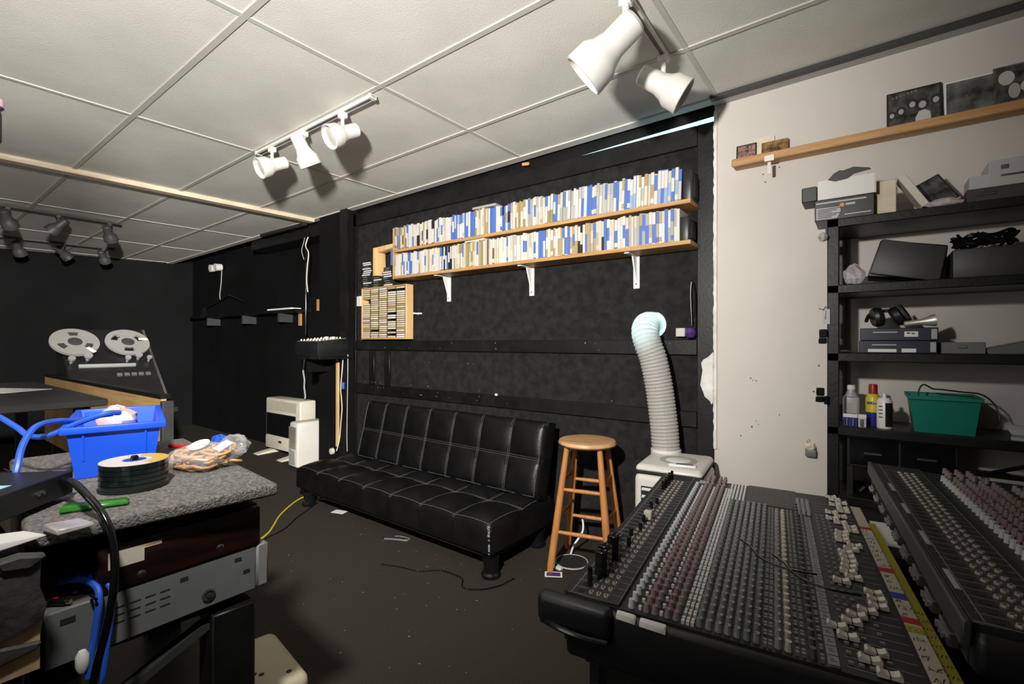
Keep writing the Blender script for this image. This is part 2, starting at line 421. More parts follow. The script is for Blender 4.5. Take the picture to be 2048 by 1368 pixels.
# ================================================================== BAR STOOL
st_c = Vector((-1.215, 2.335))
t = thing('bar_stool', 'round wooden bar stool standing beside the couch', 'stool', (st_c.x, st_c.y, 0), math.radians(13.2))
seat = MB().lathe([(0, .645), (.12, .645), (.148, .650), (.157, .660), (.157, .666), (.150, .676), (.135, .6795), (.06, .678), (0, .677)], 48)
part('seat', seat, 'oak_seat', t, smooth=True)
fs, tp = .158, .088
lg = {}
for sx in (-1, 1):
    for sy in (-1, 1):
        b, tt = Vector((sx*fs, sy*fs, 0)), Vector((sx*tp, sy*tp, .648)); lg[sx, sy] = (b, tt)
        part('leg', MB().tube([b, b.lerp(tt, .05), b.lerp(tt, .5), tt], lambda f: .0145+.006*math.sin(PI*min(1, f*.9+.1)), n=14), 'oak', t, smooth=True)
def onleg(k, z): b, tt = lg[k]; return b.lerp(tt, z/.648)
for a, b, zz in (((-1, -1), (1, -1), (.205, .425)), ((-1, 1), (1, 1), (.205, .425)), ((-1, -1), (-1, 1), (.275, .47)), ((1, -1), (1, 1), (.275, .47))):
    for z in zz:
        p, q = onleg(a, z), onleg(b, z)
        part('stretcher', MB().tube([p, p.lerp(q, .5), q], lambda f: .0085+.003*math.sin(PI*f), n=10), 'oak', t, smooth=True)

# ================================================================== PORTABLE AIR CONDITIONER
t = thing('portable_air_conditioner', 'white portable air conditioner with ribbed exhaust hose rising to the wall', 'air conditioner', (-0.865, 2.125, 0), math.radians(6))
body = MB().box(0, .305, 0, .36, .03, .60)
part('body', body, 'white_plastic', t, bevel=.03, seg=4)
top = MB().frustum((.0, .305, .0, .36, .612), (.012, .293, .015, .35, .642))
o = part('top_cover', top, 'white_plastic', t, bevel=.022, seg=3)
part('seam', MB().box(.004, .301, .004, .356, .598, .614), 'black_matte', t, bevel=.02, seg=3)
vn = MB().lathe([(.082, .0), (.085, .003), (.078, .004), (.060, .002)], 40)
part('dial_ring', vn, 'grey_light', o, (.165, .17, .641), smooth=True)
part('dial', MB().lathe([(0, .003), (.045, .003), (.055, .0)], 32), 'white_metal', o, (.165, .17, .6415), smooth=True)
part('carry_handle', MB().box(-.06, .06, -.018, .018, 0, .012), 'white_metal', o, (.205, .065, .639), (0, 0, .12), bevel=.01, seg=3)
part('handle_recess', MB().box(-.035, .045, -.009, .009, 0, .0135), 'dark_grey', o, (.21, .066, .6395), (0, 0, .12), bevel=.006, seg=2)
part('grille_opening', MB().box(.035, .27, -.004, .02, .10, .545), 'black_matte', t)
for k in range(13):
    z = .12+k*.034
    part('louver', MB().hexa([(.04, -.012, z), (.265, -.012, z), (.265, .004, z+.012), (.04, .004, z+.012), (.04, -.012, z+.005), (.265, -.012, z+.005), (.265, .004, z+.017), (.04, .004, z+.017)]), 'white_plastic', t)
for x in (.03, .275):
    for y in (.04, .32): part('caster', MB().cyl((x-.012, y, .018), (x+.012, y, .018), .018), 'black_plastic', t)
# the ribbed hose: a real thin-walled tube open at the wall, lit through by the daylight behind
mat('hose', (0.66, 0.63, 0.60), 0.5, translucent=(0.66, 0.66, 0.66))
inv = Matrix.Translation(Vector((-0.865, 2.125, 0))) @ Matrix.Rotation(math.radians(6), 4, 'Z'); inv = inv.inverted()
cp = [Vector(p) for p in ((-.832, 2.475, .63), (-.842, 2.48, .75), (-.858, 2.482, .88), (-.875, 2.478, 1.0), (-.898, 2.468, 1.12), (-.925, 2.46, 1.20), (-.945, 2.475, 1.262), (-.955, 2.525, 1.298), (-.956, 2.60, 1.305), (-.956, 2.72, 1.305))]
def cat(P, sub):
    Q = []; m = len(P)
    for i in range(m-1):
        p0, p1, p2, p3 = P[max(i-1, 0)], P[i], P[i+1], P[min(i+2, m-1)]
        for j in range(sub):
            f_ = j/sub; Q.append(0.5*((2*p1)+(p2-p0)*f_+(2*p0-5*p1+4*p2-p3)*f_*f_+(3*p1-p0-3*p2+p3)*f_**3))
    return Q+[P[-1]]
path = cat(cp, 40); cum = [0]
for a, b in zip(path[:-1], path[1:]): cum.append(cum[-1]+(b-a).length)
m = MB(); pitch_ = .0178; nr = 22; rows = []
tot = cum[-1]; ns = int(tot/pitch_)*4; prev = None; kk = len(m.v); idx = 0
for s_ in range(ns+1):
    d_ = tot*s_/ns
    while idx < len(cum)-2 and cum[idx+1] < d_: idx += 1
    f_ = (d_-cum[idx])/max(1e-9, cum[idx+1]-cum[idx]); p = path[idx].lerp(path[idx+1], f_)
    dd = (path[min(idx+2, len(path)-1)]-path[max(idx-1, 0)]).normalized()
    a = Vector((1, 0, 0)) if prev is None else prev
    a = (a-dd*a.dot(dd)).normalized(); prev = a; b = dd.cross(a)
    rr = .0645+(.0, .0058, .0072, .0058)[s_ % 4]
    for q in range(nr):
        th = 2*PI*q/nr; m.v.append(tuple(inv @ (p+a*rr*math.cos(th)+b*rr*math.sin(th))))
for s_ in range(ns):
    for q in range(nr):
        j = (q+1) % nr; m.f.append((s_*nr+q, s_*nr+j, (s_+1)*nr+j, (s_+1)*nr+q)); m.mi.append(0)
part('exhaust_hose', m, 'hose', t, smooth=False)
part('hose_collar', MB().lathe([(.076, -.02), (.076, .008), (.068, .012)], 28), 'white_plastic', t, tuple(inv @ Vector((-.832, 2.475, .645))), smooth=True)

# ================================================================== REEL BOX SHELVES
t = thing('wall_shelf', 'long two-tier pine wall shelf on white steel brackets', 'shelf', (-2.96, D, 1.70))
SL = 2.26
part('shelf_board', MB().box(0, SL, -.175, -.002, 0, .022), 'pine', t, bevel=.002, seg=1)
part('shelf_board', MB().box(0, SL, -.175, -.002, .206, .228), 'pine', t, bevel=.002, seg=1)
part('end_panel', MB().box(-.016, .0, -.172, -.002, 0, .40), 'pine', t, bevel=.002, seg=1)
for k, x in enumerate((.435, 1.19, 1.912)):
    br = part('bracket', MB().hexa([(x-.018, -.008, -.185), (x+.018, -.008, -.185), (x+.018, -.002, -.185), (x-.018, -.002, -.185), (x-.018, -.012, 0), (x+.018, -.012, 0), (x+.018, -.002, 0), (x-.018, -.002, 0)]), 'white_metal', t)
    b = MB(); b.box(x-.014, x+.014, -.15, -.004, -.006, 0); b.hexa([(x-.004, -.012, -.16), (x+.004, -.012, -.16), (x+.004, -.008, -.16), (x-.004, -.008, -.16), (x-.004, -.07, -.006), (x+.004, -.07, -.006), (x+.004, -.008, -.006), (x-.004, -.008, -.006)])
    part('bracket_arm', b, 'white_metal', br)
    for zz in (-.03, -.16): part('screw', MB().cyl((x, -.015, zz), (x, -.006, zz), .004, n=8), 'dark_grey', br)
pal = {'white': (.56, .545, .52), 'cream': (.50, .45, .355), 'ivory': (.58, .55, .48), 'blue': (.07, .145, .43), 'pale blue': (.26, .35, .52), 'tan': (.36, .27, .13), 'olive': (.27, .23, .10), 'brown': (.15, .085, .045), 'grey': (.33, .32, .30), 'black': (.012, .012, .012), 'light grey': (.38, .375, .36)}
for k_, v_ in pal.items(): mat('spine_'+k_, v_, 0.55, var=0.06, scale=30)
proto = {}
def boxproto(body, lab, style):
    if (body, lab, style) in proto: return proto[body, lab, style]
    m = MB(); m.box(-.5, .5, .0, 1, 0, 1)                         # unit box, spine at y=0
    segs = {0: [], 1: [(.45, .97)], 2: [(.03, .62)], 3: [(.30, .72)], 4: [(.62, .98), (.05, .20)]}[style]
    m.m = 1
    for a, b in segs: m.box(-.47, .47, -.006, .0, a, b)
    me = m.mesh('tape_box', ['spine_'+body, 'spine_'+lab]); proto[body, lab, style] = me; return me
zones = {'upper': [(.06, 'tan cream white brown'), (.12, 'blue white white cream'), (.24, 'cream white white ivory black light_grey'), (.30, 'cream ivory white white'), (.40, 'blue blue white pale_blue blue'), (.47, 'blue white white white tan'), (.58, 'blue white white blue black'), (.64, 'olive tan cream white'), (.70, 'ivory cream grey white'), (.76, 'blue olive white tan blue'), (.86, 'white light_grey grey white cream'), (.90, 'blue blue white'), (.96, 'grey white light_grey tan white'), (.985, 'blue blue white pale_blue'), (1.0, 'blue white grey')],
         'lower': [(.05, 'white ivory white'), (.12, 'blue white blue white'), (.22, 'white cream ivory tan'), (.28, 'white blue black pale_blue'), (.40, 'tan cream ivory olive'), (.52, 'white ivory light_grey cream brown'), (.60, 'blue white white cream'), (.70, 'tan white cream blue white'), (.80, 'cream white grey black tan'), (.86, 'white blue cream white'), (.95, 'tan cream white grey'), (1.0, 'blue blue white grey')]}
# the right third of the upper row is bluer
zones['upper'] = [(.06, 'tan cream white brown'), (.11, 'blue white white cream'), (.20, 'cream white white ivory black'), (.27, 'cream ivory white white'), (.36, 'blue blue white pale_blue blue'), (.42, 'blue white white white tan'), (.50, 'blue white white blue black'), (.56, 'olive tan cream white'), (.62, 'ivory cream grey white'), (.67, 'blue olive white tan blue'), (.74, 'white light_grey grey white cream'), (.78, 'blue blue white'), (.83, 'grey white light_grey white'), (.88, 'blue blue white pale_blue'), (.93, 'grey white light_grey tan'), (1.0, 'blue blue white pale_blue')]
rb = random.Random(21); ENDS = {}
for row, z0 in (('upper', 1.9285), ('lower', 1.7225)):
    x = -2.955; n_ = 0
    while x < -0.765:
        f_ = (x+2.955)/2.22
        wd = [b for a, b in zones[row] if f_ <= a][0].split()
        body = rb.choice(wd).replace('_', ' '); lab = rb.choice(['white', 'white', 'ivory', 'cream', rb.choice(wd).replace('_', ' '), 'blue'])
        if body in ('white', 'ivory', 'cream') and rb.random() < .25: lab = rb.choice(['blue', 'light grey', 'tan'])
        th = rb.uniform(.0135, .0185); hh = rb.uniform(.160, .172) if row == 'lower' else rb.uniform(.160, .178)
        if f_ > .8 and row == 'upper': hh -= .004
        me = boxproto(body, lab, rb.choice((0, 1, 1, 2, 2, 3, 4)) if lab != body else 0)
        n_ += 1
        ln = .0 if f_ < .62 else .03
        o = link('tape_box', me, None, (x+th/2, D-.168+rb.uniform(-.003, .004), z0), (0, ln if row == 'upper' else 0, 0))
        o.scale = (th*.97, .15, hh); o['category'] = 'tape box'; o['group'] = 'tape boxes on the '+row+' wall shelf'
        desc = body+' spine' if lab == body else body+' and '+lab+' spine'
        o['label'] = f'narrow tape box with {desc}, {ordinal(n_)} from left on {row} tier'
        x += th+rb.uniform(.0, .0012)
    END = x
    ENDS[row] = x
for zz, nm, hh in ((1.9285, 'upper', .15), (1.7225, 'lower', .12)):
    b = MB(); b.box(0, .038, -.165, -.01, 0, hh)
    b.box(.038, .042, -.12, -.04, .02, hh-.02)
    single('bookend', b, 'black_plastic', f'black bookend block closing the right end of {nm} tape row', 'bookend', (ENDS[nm]+(.009 if nm == 'upper' else .002), D, zz), bevel=.004, seg=2)
single('flat_tape_box', MB().box(-.1, .1, -.07, .07, 0, .016), 'spine_grey', 'grey tape box lying flat on top of the upper row', 'tape box', (-2.06, D-.09, 2.111), 0.03, bevel=.002, seg=1)
single('flat_tape_box', MB().box(-.09, .09, -.07, .07, 0, .012), 'spine_ivory', 'ivory tape box lying flat atop the lower row', 'tape box', (-2.14, D-.09, 1.8975-.003), -0.02, bevel=.002, seg=1)

# ================================================================== CASSETTE RACK ON THE WALL
t = thing('cassette_rack', 'pine cassette rack full of cassettes hung beside the couch wall column', 'rack', (-3.475, D, 1.232))
RW, RH, RD = .575, .435, .075
part('side_panel', MB().box(RW-.014, RW, -RD-.02, -.024, 0, RH), 'pine_light', t, bevel=.001, seg=1)
part('side_panel', MB().box(0, .014, -RD-.02, -.024, 0, RH), 'pine_light', t, bevel=.001, seg=1)
part('top_panel', MB().box(.014, RW-.014, -RD-.02, -.024, RH-.012, RH), 'pine', t)
part('bottom_panel', MB().box(.014, RW-.014, -RD-.02, -.024, 0, .012), 'pine', t)
part('back_panel', MB().box(.014, RW-.014, -.03, -.024, .012, RH-.012), 'black_matte', t)
for k in range(1, 5):
    x = .014+(RW-.028)*k/5; part('divider', MB().box(x-.002, x+.002, -RD-.015, -.03, .012, RH-.012), 'black_matte', t)
part('hinge_block', MB().box(-.05, -.001, -.05, -.024, .33, .40), 'pine', t)
mat('cas_edge', (.12, .09, .06), .4)
cpal = [('cream', (.62, .52, .36)), ('white', (.66, .63, .57)), ('tan', (.42, .29, .15)), ('pink-beige', (.56, .42, .33)), ('olive', (.34, .30, .13)), ('pale yellow', (.60, .52, .27))]
for k_, v_ in cpal: mat('cas_'+k_, v_, .5, var=.05, scale=40)
cpro = {}
for k_, v_ in cpal:
    m = MB(); m.box(-.0505, .0505, -.062, 0, 0, .0148); m.m = 1; m.box(-.048, .048, -.0626, -.062, .0015, .0132)
    cpro[k_] = m.mesh('cassette', ['cas_edge', 'cas_'+k_])
rc = random.Random(5)
for c_ in range(5):
    nrow = 0
    for k in range(24):
        if rc.random() < .055: continue
        col_ = rc.choice(['cream', 'white', 'white', 'tan', 'pink-beige', 'cream', 'olive' if c_ in (1, 2, 4) else 'cream', 'pale yellow'])
        nrow += 1
        o = link('cassette', cpro[col_], None, (-3.475+.014+(RW-.028)*(c_+.5)/5+rc.uniform(-.0015, .0015), D-.0305-rc.uniform(0, .004), 1.2445+k*.0171), (0, 0, 0))
        o['category'] = 'cassette'; o['group'] = 'cassettes in the pine rack'
        o['label'] = f'{col_} labelled cassette in wall rack, {ordinal(c_+1)} column, {ordinal(nrow)} from bottom'

# piles of cassettes and tapes standing on the rack
pil = [('dat', -3.415, .055, 13), ('mid', -3.275, .06, 5), ('right', -3.135, .06, 9)]
mat('tape_black', (.02, .02, .02), .35); mat('tape_white', (.60, .59, .57), .5)
pw = MB(); pw.box(-.06, .06, -.08, 0, 0, .0165); pw.m = 1; pw.box(-.052, .052, -.0806, -.08, .003, .013); pwm = pw.mesh('tape_case', ['tape_black', 'tape_white'])
pb = MB(); pb.box(-.06, .06, -.08, 0, 0, .0165); pb.m = 1; pb.box(-.04, .02, -.0806, -.08, .005, .008); pbm = pb.mesh('tape_case', ['tape_black', 'spine_grey'])
names = {'dat': 'leftmost', 'mid': 'middle', 'right': 'rightmost'}
for nm, x, w_, cnt in pil:
    for k in range(cnt):
        wh = rc.random() < (.62 if nm != 'right' else .45)
        o = link('tape_case', pwm if wh else pbm, None, (x+rc.uniform(-.008, .008), D-.005-rc.uniform(0, .012), 1.6685+k*.0172), (0, 0, rc.uniform(-.06, .06)))
        o['category'] = 'tape case'; o['group'] = 'tape cases piled on the cassette rack'
        o['label'] = f"{'white labelled' if wh else 'plain black'} tape case in {names[nm]} pile atop cassette rack, {ordinal(k+1)} from bottom"
t = thing('wooden_bracket_frame', 'small bent wooden frame propped at left end of the tape shelf', 'frame', (-3.29, D-.02, 1.757))
M_xz = Matrix(((1, 0, 0, 0), (0, 0, -1, 0), (0, 1, 0, 0), (0, 0, 0, 1)))
part('upright', MB().prism([(0, 0), (.06, 0), (.055, .15), (.05, .225), (.0, .235)], .01, .10, M_xz), 'pine_light', t, bevel=.004, seg=2)
part('crossbar', MB().prism([(.05, .19), (.30, .215), (.305, .245), (.0, .235)], .012, .095, M_xz), 'pine_light', t, bevel=.004, seg=2)
single('blue_binder', MB().box(-.05, .05, -.07, 0, 0, .13), 'spine_blue', 'blue binder leaning under the bent wooden frame beside the tape shelf', 'binder', (-3.055+.016, D-.03, 1.8285), 0, bevel=.002, seg=1)
single('door_catch', MB().box(0, .012, -.05, 0, 0, .012).box(0, .05, -.012, 0, 0, .012), 'white_metal', 'small white latch screwed into wall right of cassette rack', 'latch', (-2.875, D, 1.43))
single('switch_plate', MB().box(-.03, .03, -.012, 0, -.045, .045), 'white_plastic', 'white switch plate with wooden block on the column edge', 'switch', (-3.60, 2.598, 1.57), bevel=.003, seg=1)

# ================================================================== SMALL MIXER ON THE COLUMN
t = thing('column_ledge', 'narrow black ledge fixed to the column carrying a small mixer', 'ledge', (-4.05, 2.545, 1.04))
part('board', MB().box(.0, .40, -.30, 0, .02, .042), 'black_board', t, bevel=.003, seg=1)
part('brace', MB().box(.05, .075, -.22, 0, -.10, .02), 'black_board', t)
part('metal_edge', MB().box(.26, .405, -.305, -.30, .022, .045), 'steel', t)
t = thing('small_mixer', 'small black mixer with pale knobs on ledge at the column', 'mixer', (-4.04, 2.545, 1.0825))
part('case', MB().hexa([(0, -.30, 0), (.36, -.30, 0), (.36, -.005, 0), (0, -.005, 0), (0, -.30, .13), (.36, -.30, .13), (.36, -.005, .16), (0, -.005, .16)]), 'black_plastic', t, bevel=.006, seg=2)
part('control_panel', MB().hexa([(.012, -.285, .1325), (.348, -.285, .1325), (.348, -.02, .1595), (.012, -.02, .1595), (.012, -.285, .1345), (.348, -.285, .1345), (.348, -.02, .1615), (.012, -.02, .1615)]), 'grey_light', t)
kb = MB().cyl((0, 0, 0), (0, 0, .016), .008, .006, n=8)
kbm = kb.mesh('knob', 'cream_plastic')
for i in range(7):
    for j in range(4):
        part('knob', kbm, None, t, (.035+i*.048, -.26+j*.065, .136+j*.0066))
tp = MB().cyl((0, 0, 0), (0, 0, .022), .02, .017, n=12).mesh('paper_cup_lid', 'white_plastic')
for i, (x, y) in enumerate(((.17, -.10), (.22, -.13), (.26, -.09))):
    part('cap', tp, None, t, (x, y, .152))
single('wood_strip', MB().box(-.018, .018, -.02, 0, 0, .79), 'pine_light', 'upright bare wooden strip below the ledge on the column', 'strip', (-3.83, 2.5445, .265), bevel=.002, seg=1)
single('wood_strip_backing', MB().box(-.05, .0, -.01, 0, 0, .80), 'black_board', 'narrow dark slot board behind the bare wooden strip', 'board', (-3.73, 2.5445, .26))
w1 = MB().tube([(-3.70, 2.50, 1.09), (-3.70, 2.49, .95), (-3.735, 2.50, .8), (-3.74, 2.51, .72), (-3.715, 2.50, .62), (-3.73, 2.50, .5), (-3.75, 2.50, .35), (-3.78, 2.49, .24)], .005, n=6, sub=6)
single('hanging_cable', w1, 'white_plastic', 'off-white cable hanging down the column beside the wooden strip', 'cable', smooth=True)
w1 = MB().tube([(-3.66, 2.52, 1.10), (-3.645, 2.51, .95), (-3.65, 2.51, .7), (-3.655, 2.51, .4), (-3.65, 2.51, .25)], .004, n=6, sub=6)
single('hanging_cable', w1, 'grey_light', 'thin grey cable running straight down the column corner', 'cable', smooth=True)
single('junction_tag', MB().box(-.02, .02, -.02, 0, -.03, .03), 'spine_blue', 'small blue tag stuck beside the wooden strip on the column', 'tag', (-3.745, 2.534, .82), bevel=.002, seg=1)
single('round_cap', MB().cyl((0, 0, 0), (0, -.02, 0), .03, .028, n=18).cyl((0, -.02, 0), (0, -.024, 0), .018, n=14), 'cream_plastic', 'round cream wall socket low on the column behind couch', 'socket', (-3.92, 2.544, .21), smooth=True)

# recess wall fittings
single('wall_pipe', MB().tube([(-4.735, 2.75, 2.25), (-4.735, 2.75, 1.30), (-4.735, 2.752, 1.28)], .010, n=10), 'black_gloss', 'thin black vertical pipe between soffit and small mixer', 'pipe', smooth=True)
cb = MB().tube([(-4.70, 2.72, 1.07), (-4.68, 2.70, .98), (-4.71, 2.71, .90), (-4.67, 2.70, .82), (-4.69, 2.71, .74), (-4.655, 2.70, .66), (-4.64, 2.69, .625)], .009, n=7, sub=7)
single('gas_hose', cb, 'grey_light', 'grey wavy flexible hose dropping into the back of the heater', 'hose', smooth=True)
cb = MB().tube([(-4.44, 2.60, 2.25), (-4.45, 2.58, 2.16), (-4.38, 2.57, 2.08), (-4.40, 2.57, 1.95), (-4.42, 2.575, 1.82), (-4.40, 2.575, 1.70)], .006, n=6, sub=7)
single('loose_wire', cb, 'white_plastic', 'longer white loose wire dangling from the soffit', 'wire', smooth=True)
cb = MB().tube([(-4.50, 2.60, 2.25), (-4.49, 2.58, 2.19), (-4.52, 2.58, 2.12), (-4.48, 2.58, 2.03)], .004, n=6, sub=7)
single('loose_wire', cb, 'grey_light', 'shorter grey loose wire dangling from the soffit', 'wire', smooth=True)
t = thing('recess_shelf', 'long black shelf along the recessed wall near the corner', 'shelf', (-7.55, 2.85, 1.53))
part('board', MB().box(0, 2.75, -.18, 0, 0, .03), 'black_board', t)
for x in (.5, 1.5, 2.35): part('bracket', MB().box(x, x+.03, -.16, 0, -.10, 0), 'dark_grey', t)
single('shelf_paper', MB().box(-.25, .25, -.06, .06, 0, .02), 'paper', 'pale folded paper lying on right end of the recess shelf', 'paper', (-5.2, 2.76, 1.5605), 0)
single('wood_peg', MB().box(-.02, .02, -.02, .0, -.07, .07), 'pine', 'small bare wooden peg under recess shelf left of the pipe', 'peg', (-5.0, 2.848, 1.46))
single('wood_peg', MB().box(-.022, .022, -.02, .0, -.06, .06), 'pine', 'small bare wooden peg right of the thin black pipe', 'peg', (-4.64, 2.848, 1.60))
t = thing('wall_bracket_rail', 'black angled mic stand arm resting above the recess shelf', 'stand arm', (-7.4, 2.8, 1.5605))
part('arm', MB().tube([(0, 0, .12), (.5, 0, .20), (.75, 0, .26)], .014, n=8), 'black_gloss', t)
part('arm', MB().tube([(.75, 0, .26), (1.05, 0, .19), (1.15, 0, .16)], .014, n=8), 'black_gloss', t)
part('foot', MB().cyl((0, 0, 0), (0, 0, .13), .05, .02), 'black_gloss', t)
t = thing('corner_sensor', 'small white twin sensor high on recess wall near the corner', 'sensor', (-7.0, 2.85, 2.21))
part('mount', MB().box(-.03, .03, -.06, 0, -.03, .03), 'white_plastic', t, bevel=.006, seg=2)
for x in (-.075, .075): part('head', MB().cyl((x, -.03, 0), (x, -.11, -.01), .045, .05, n=16), 'white_plastic', t, smooth=True)
single('sensor_wire', MB().tube([(-6.96, 2.84, 2.175), (-6.98, 2.84, 2.0), (-7.02, 2.84, 1.85), (-7.0, 2.84, 1.78)], .006, n=6, sub=6), 'grey_light', 'thin pale wire hanging below the twin sensor', 'wire')
# dark fitting along the ceiling edge above the soffit
single('cable_duct', MB().box(-5.15, -4.30, 2.47, 2.51, 2.325, 2.352), 'black_matte', 'black cable duct under ceiling edge beside the soffit', 'duct', bevel=.004, seg=1)

# ================================================================== HEATER AND DEHUMIDIFIER
t = thing('gas_heater', 'cream vented gas heater with black burner window against recess wall', 'heater', (-5.33, 2.61, 0))
part('casing', MB().box(0, .70, .02, .20, .05, .60), 'cream_plastic', t, bevel=.018, seg=3)
part('burner_window', MB().box(.03, .62, .012, .03, .20, .44), 'black_gloss', t, bevel=.004, seg=1)
part('lower_panel', MB().box(.02, .66, .008, .03, .06, .19), 'cream_plastic', t, bevel=.006, seg=2)
for k in range(26):
    x = .035+k*.0235; part('vent_slot', MB().hexa([(x, .012, .475), (x+.008, .012, .475), (x+.008, .021, .475), (x, .021, .475), (x+.01, .012, .575), (x+.018, .012, .575), (x+.018, .021, .575), (x+.01, .021, .575)]), 'cream_dark', t)
part('control_slot', MB().box(.30, .36, .003, .012, .135, .155), 'black_matte', t)
for x in (.03, .52): part('foot', MB().prism([(0, 0), (.14, 0), (.14, .05), (.03, .02)], -.13, -.10 if x < .1 else -.1, Matrix(((1, 0, 0, x), (0, 0, 1, .02), (0, 1, 0, 0), (0, 0, 0, 1)))) if False else MB().hexa([(x, -.13, 0), (x+.10, -.13, 0), (x+.10, .16, 0), (x, .16, 0), (x, -.13, .012), (x+.10, -.13, .012), (x+.10, .16, .05), (x, .16, .05)]), 'cream_plastic', t, bevel=.004, seg=1)
t = thing('dehumidifier', 'white upright dehumidifier with side grille in front of the heater', 'dehumidifier', (-4.46, 2.41, 0), math.radians(-3))
part('casing', MB().frustum((0, .18, .0, .32, .02), (.008, .172, .012, .31, .445)), 'white_plastic', t, bevel=.022, seg=3)
for k in range(15):
    z = .20+k*.014; part('louver', MB().box(.025, .155, -.004, .012, z, z+.006), 'cream_dark', t)
part('water_tank', MB().box(.03, .15, -.006, .01, .05, .18), 'grey_light', t, bevel=.004, seg=1)
for x, y in ((.03, .04), (.15, .04), (.03, .28), (.15, .28)): part('foot', MB().cyl((x, y, 0), (x, y, .03), .015, n=10), 'black_plastic', t)

# ================================================================== FAR-LEFT DESK WITH REEL-TO-REEL RECORDER
mat('plywood', (.45, .26, .10), .6, col2=(.58, .37, .17), scale=4, stretch=(1, 6, 14))
t = thing('studio_desk', 'dark studio desk with bare plywood side panel behind blue bin', 'desk', (-4.75, .765, 0))
part('desk_top', MB().box(0, .75, .02, .58, .70, .735), 'black_matte', t, bevel=.003, seg=1)
part('side_panel', MB().box(0, 2.28, 0, .02, .50, .955), 'plywood', t)
part('top_rail', MB().box(0, 2.285, -.004, .035, .955, .972), 'black_board', t)
part('end_cap', MB().box(2.28, 2.31, -.004, .04, .60, .945), 'dark_grey', t, bevel=.003, seg=1)
for x, y in ((.05, .03), (2.2, .03), (.05, .5), (.66, .5)): part('leg', MB().box(x, x+.05, y, y+.05, 0, .70 if y > .1 or x < 1 else .50), 'black_matte', t)
t = thing('reel_tape_recorder', 'black reel-to-reel recorder with two large aluminium reels', 'tape recorder', (-4.52, .805, .7355))
# sloped deck, front toward +x
part('cabinet', MB().hexa([(-.12, 0, 0), (.42, 0, 0), (.42, .50, 0), (-.12, .50, 0), (-.12, 0, .56), (.42, 0, .05), (.42, .50, .05), (-.12, .50, .56)]), 'black_plastic', t, bevel=.006, seg=1)
dk = Matrix.Translation(Vector((.15, .22, .31))) @ Matrix.Rotation(math.radians(43.4), 4, 'Y')
def on(m): return m
E2 = (0, math.radians(43.4), 0)
part('deck_plate', MB().box(-.36, .36, -.215, .275, 0, .006), 'black_plastic', t, (.15, .22, .308), E2)
mat('reel_hub', (.05, .05, .05), .4)
for side, (yy, a0, lab) in enumerate(((-.150, .45, 'left'), (.150, 1.45, 'right'))):
    R0 = .134; N = 60
    fl = MB()
    # flange with three windows: ring sectors
    def ang(i): return 2*PI*i/N
    def solid(i):
        a = (ang(i)-a0) % (2*PI/3)
        return not (.18 < a < .86)
    for i in range(N):
        a, b = ang(i), ang(i+1)
        bands = [(.040, .062), (.100, R0)] + ([(.062, .100)] if solid(i) else [])
        for r0_, r1_ in bands:
            for z in (.0, .0025): fl.face([(r0_*math.cos(a), r0_*math.sin(a), z), (r1_*math.cos(a), r1_*math.sin(a), z), (r1_*math.cos(b), r1_*math.sin(b), z), (r0_*math.cos(b), r0_*math.sin(b), z)])
        fl.face([(R0*math.cos(a), R0*math.sin(a), 0), (R0*math.cos(b), R0*math.sin(b), 0), (R0*math.cos(b), R0*math.sin(b), .0025), (R0*math.cos(a), R0*math.sin(a), .0025)])
    base_m = Matrix.Translation(Vector((.15, .22, .31))) @ Matrix.Rotation(math.radians(43.4), 4, 'Y')
    c0 = base_m @ Vector((-.19, yy, .04))
    reel = part('reel', fl, 'aluminium', t, tuple(c0), E2, label=f'aluminium tape reel, {lab} one')
    part('flange', fl.mesh('flange', 'aluminium'), None, reel, (0, 0, -.013))
    part('tape_pack', MB().lathe([(.045, -.012), (.095 if side == 0 else .07, -.012), (.095 if side == 0 else .07, -.001), (.045, -.001)], 40), 'reel_hub', reel)
    part('hub', MB().lathe([(0, .008), (.030, .008), (.040, .003), (.040, -.03), (0, -.03)], 30), 'reel_hub', reel, smooth=True)
    part('reel_lock', MB().box(-.016, .016, -.003, .003, .008, .013), 'steel', reel)
    part('reel_label', MB().box(-.03, .03, -.012, .012, .0026, .0032), 'paper', reel, (.085 if side == 0 else -.03, .075 if side == 0 else .1, 0), (0, 0, .6+side))
def deck(x, y, z): return tuple(base_m @ Vector((x, y, z)))
for x, y, r_ in ((-.02, -.19, .020), (-.045, -.10, .024), (-.02, .12, .018), (-.045, .19, .022), (-.02, .25, .016)):
    part('guide_roller', MB().lathe([(0, 0), (r_*.5, 0), (r_*.5, .03), (r_, .03), (r_, .045), (0, .045)], 20), 'aluminium', t, deck(x, y, .004), E2, smooth=True)
part('head_cover', MB().box(-.012, .012, -.16, .16, 0, .02), 'grey_light', t, deck(.03, 0, .005), E2, bevel=.004, seg=2)
for k in range(5): part('transport_button', MB().box(-.012, .012, -.015, .015, 0, .012), 'grey_plastic', t, deck(.12, .05+k*.042, .005), E2)
part('side_trim', MB().box(-.36, .36, -.008, .008, -.02, .012), 'steel', t, deck(0, .283, 0), E2)
single('white_sheet', MB().box(-.16, .16, -.11, .11, 0, .002), 'paper', 'sheet of white paper lying on the dark left table', 'paper', (-3.6, .42, .9485), .5)
t = thing('left_table', 'dark table at left edge carrying a white sheet', 'table', (-4.3, -.3, 0))
part('table_top', MB().box(0, 1.55, 0, .95, .915, .947), 'black_matte', t, bevel=.004, seg=1)
for x, y in ((.05, .05), (1.45, .05), (.05, .85), (1.45, .85)): part('leg', MB().box(x, x+.05, y, y+.05, 0, .915), 'black_matte', t)

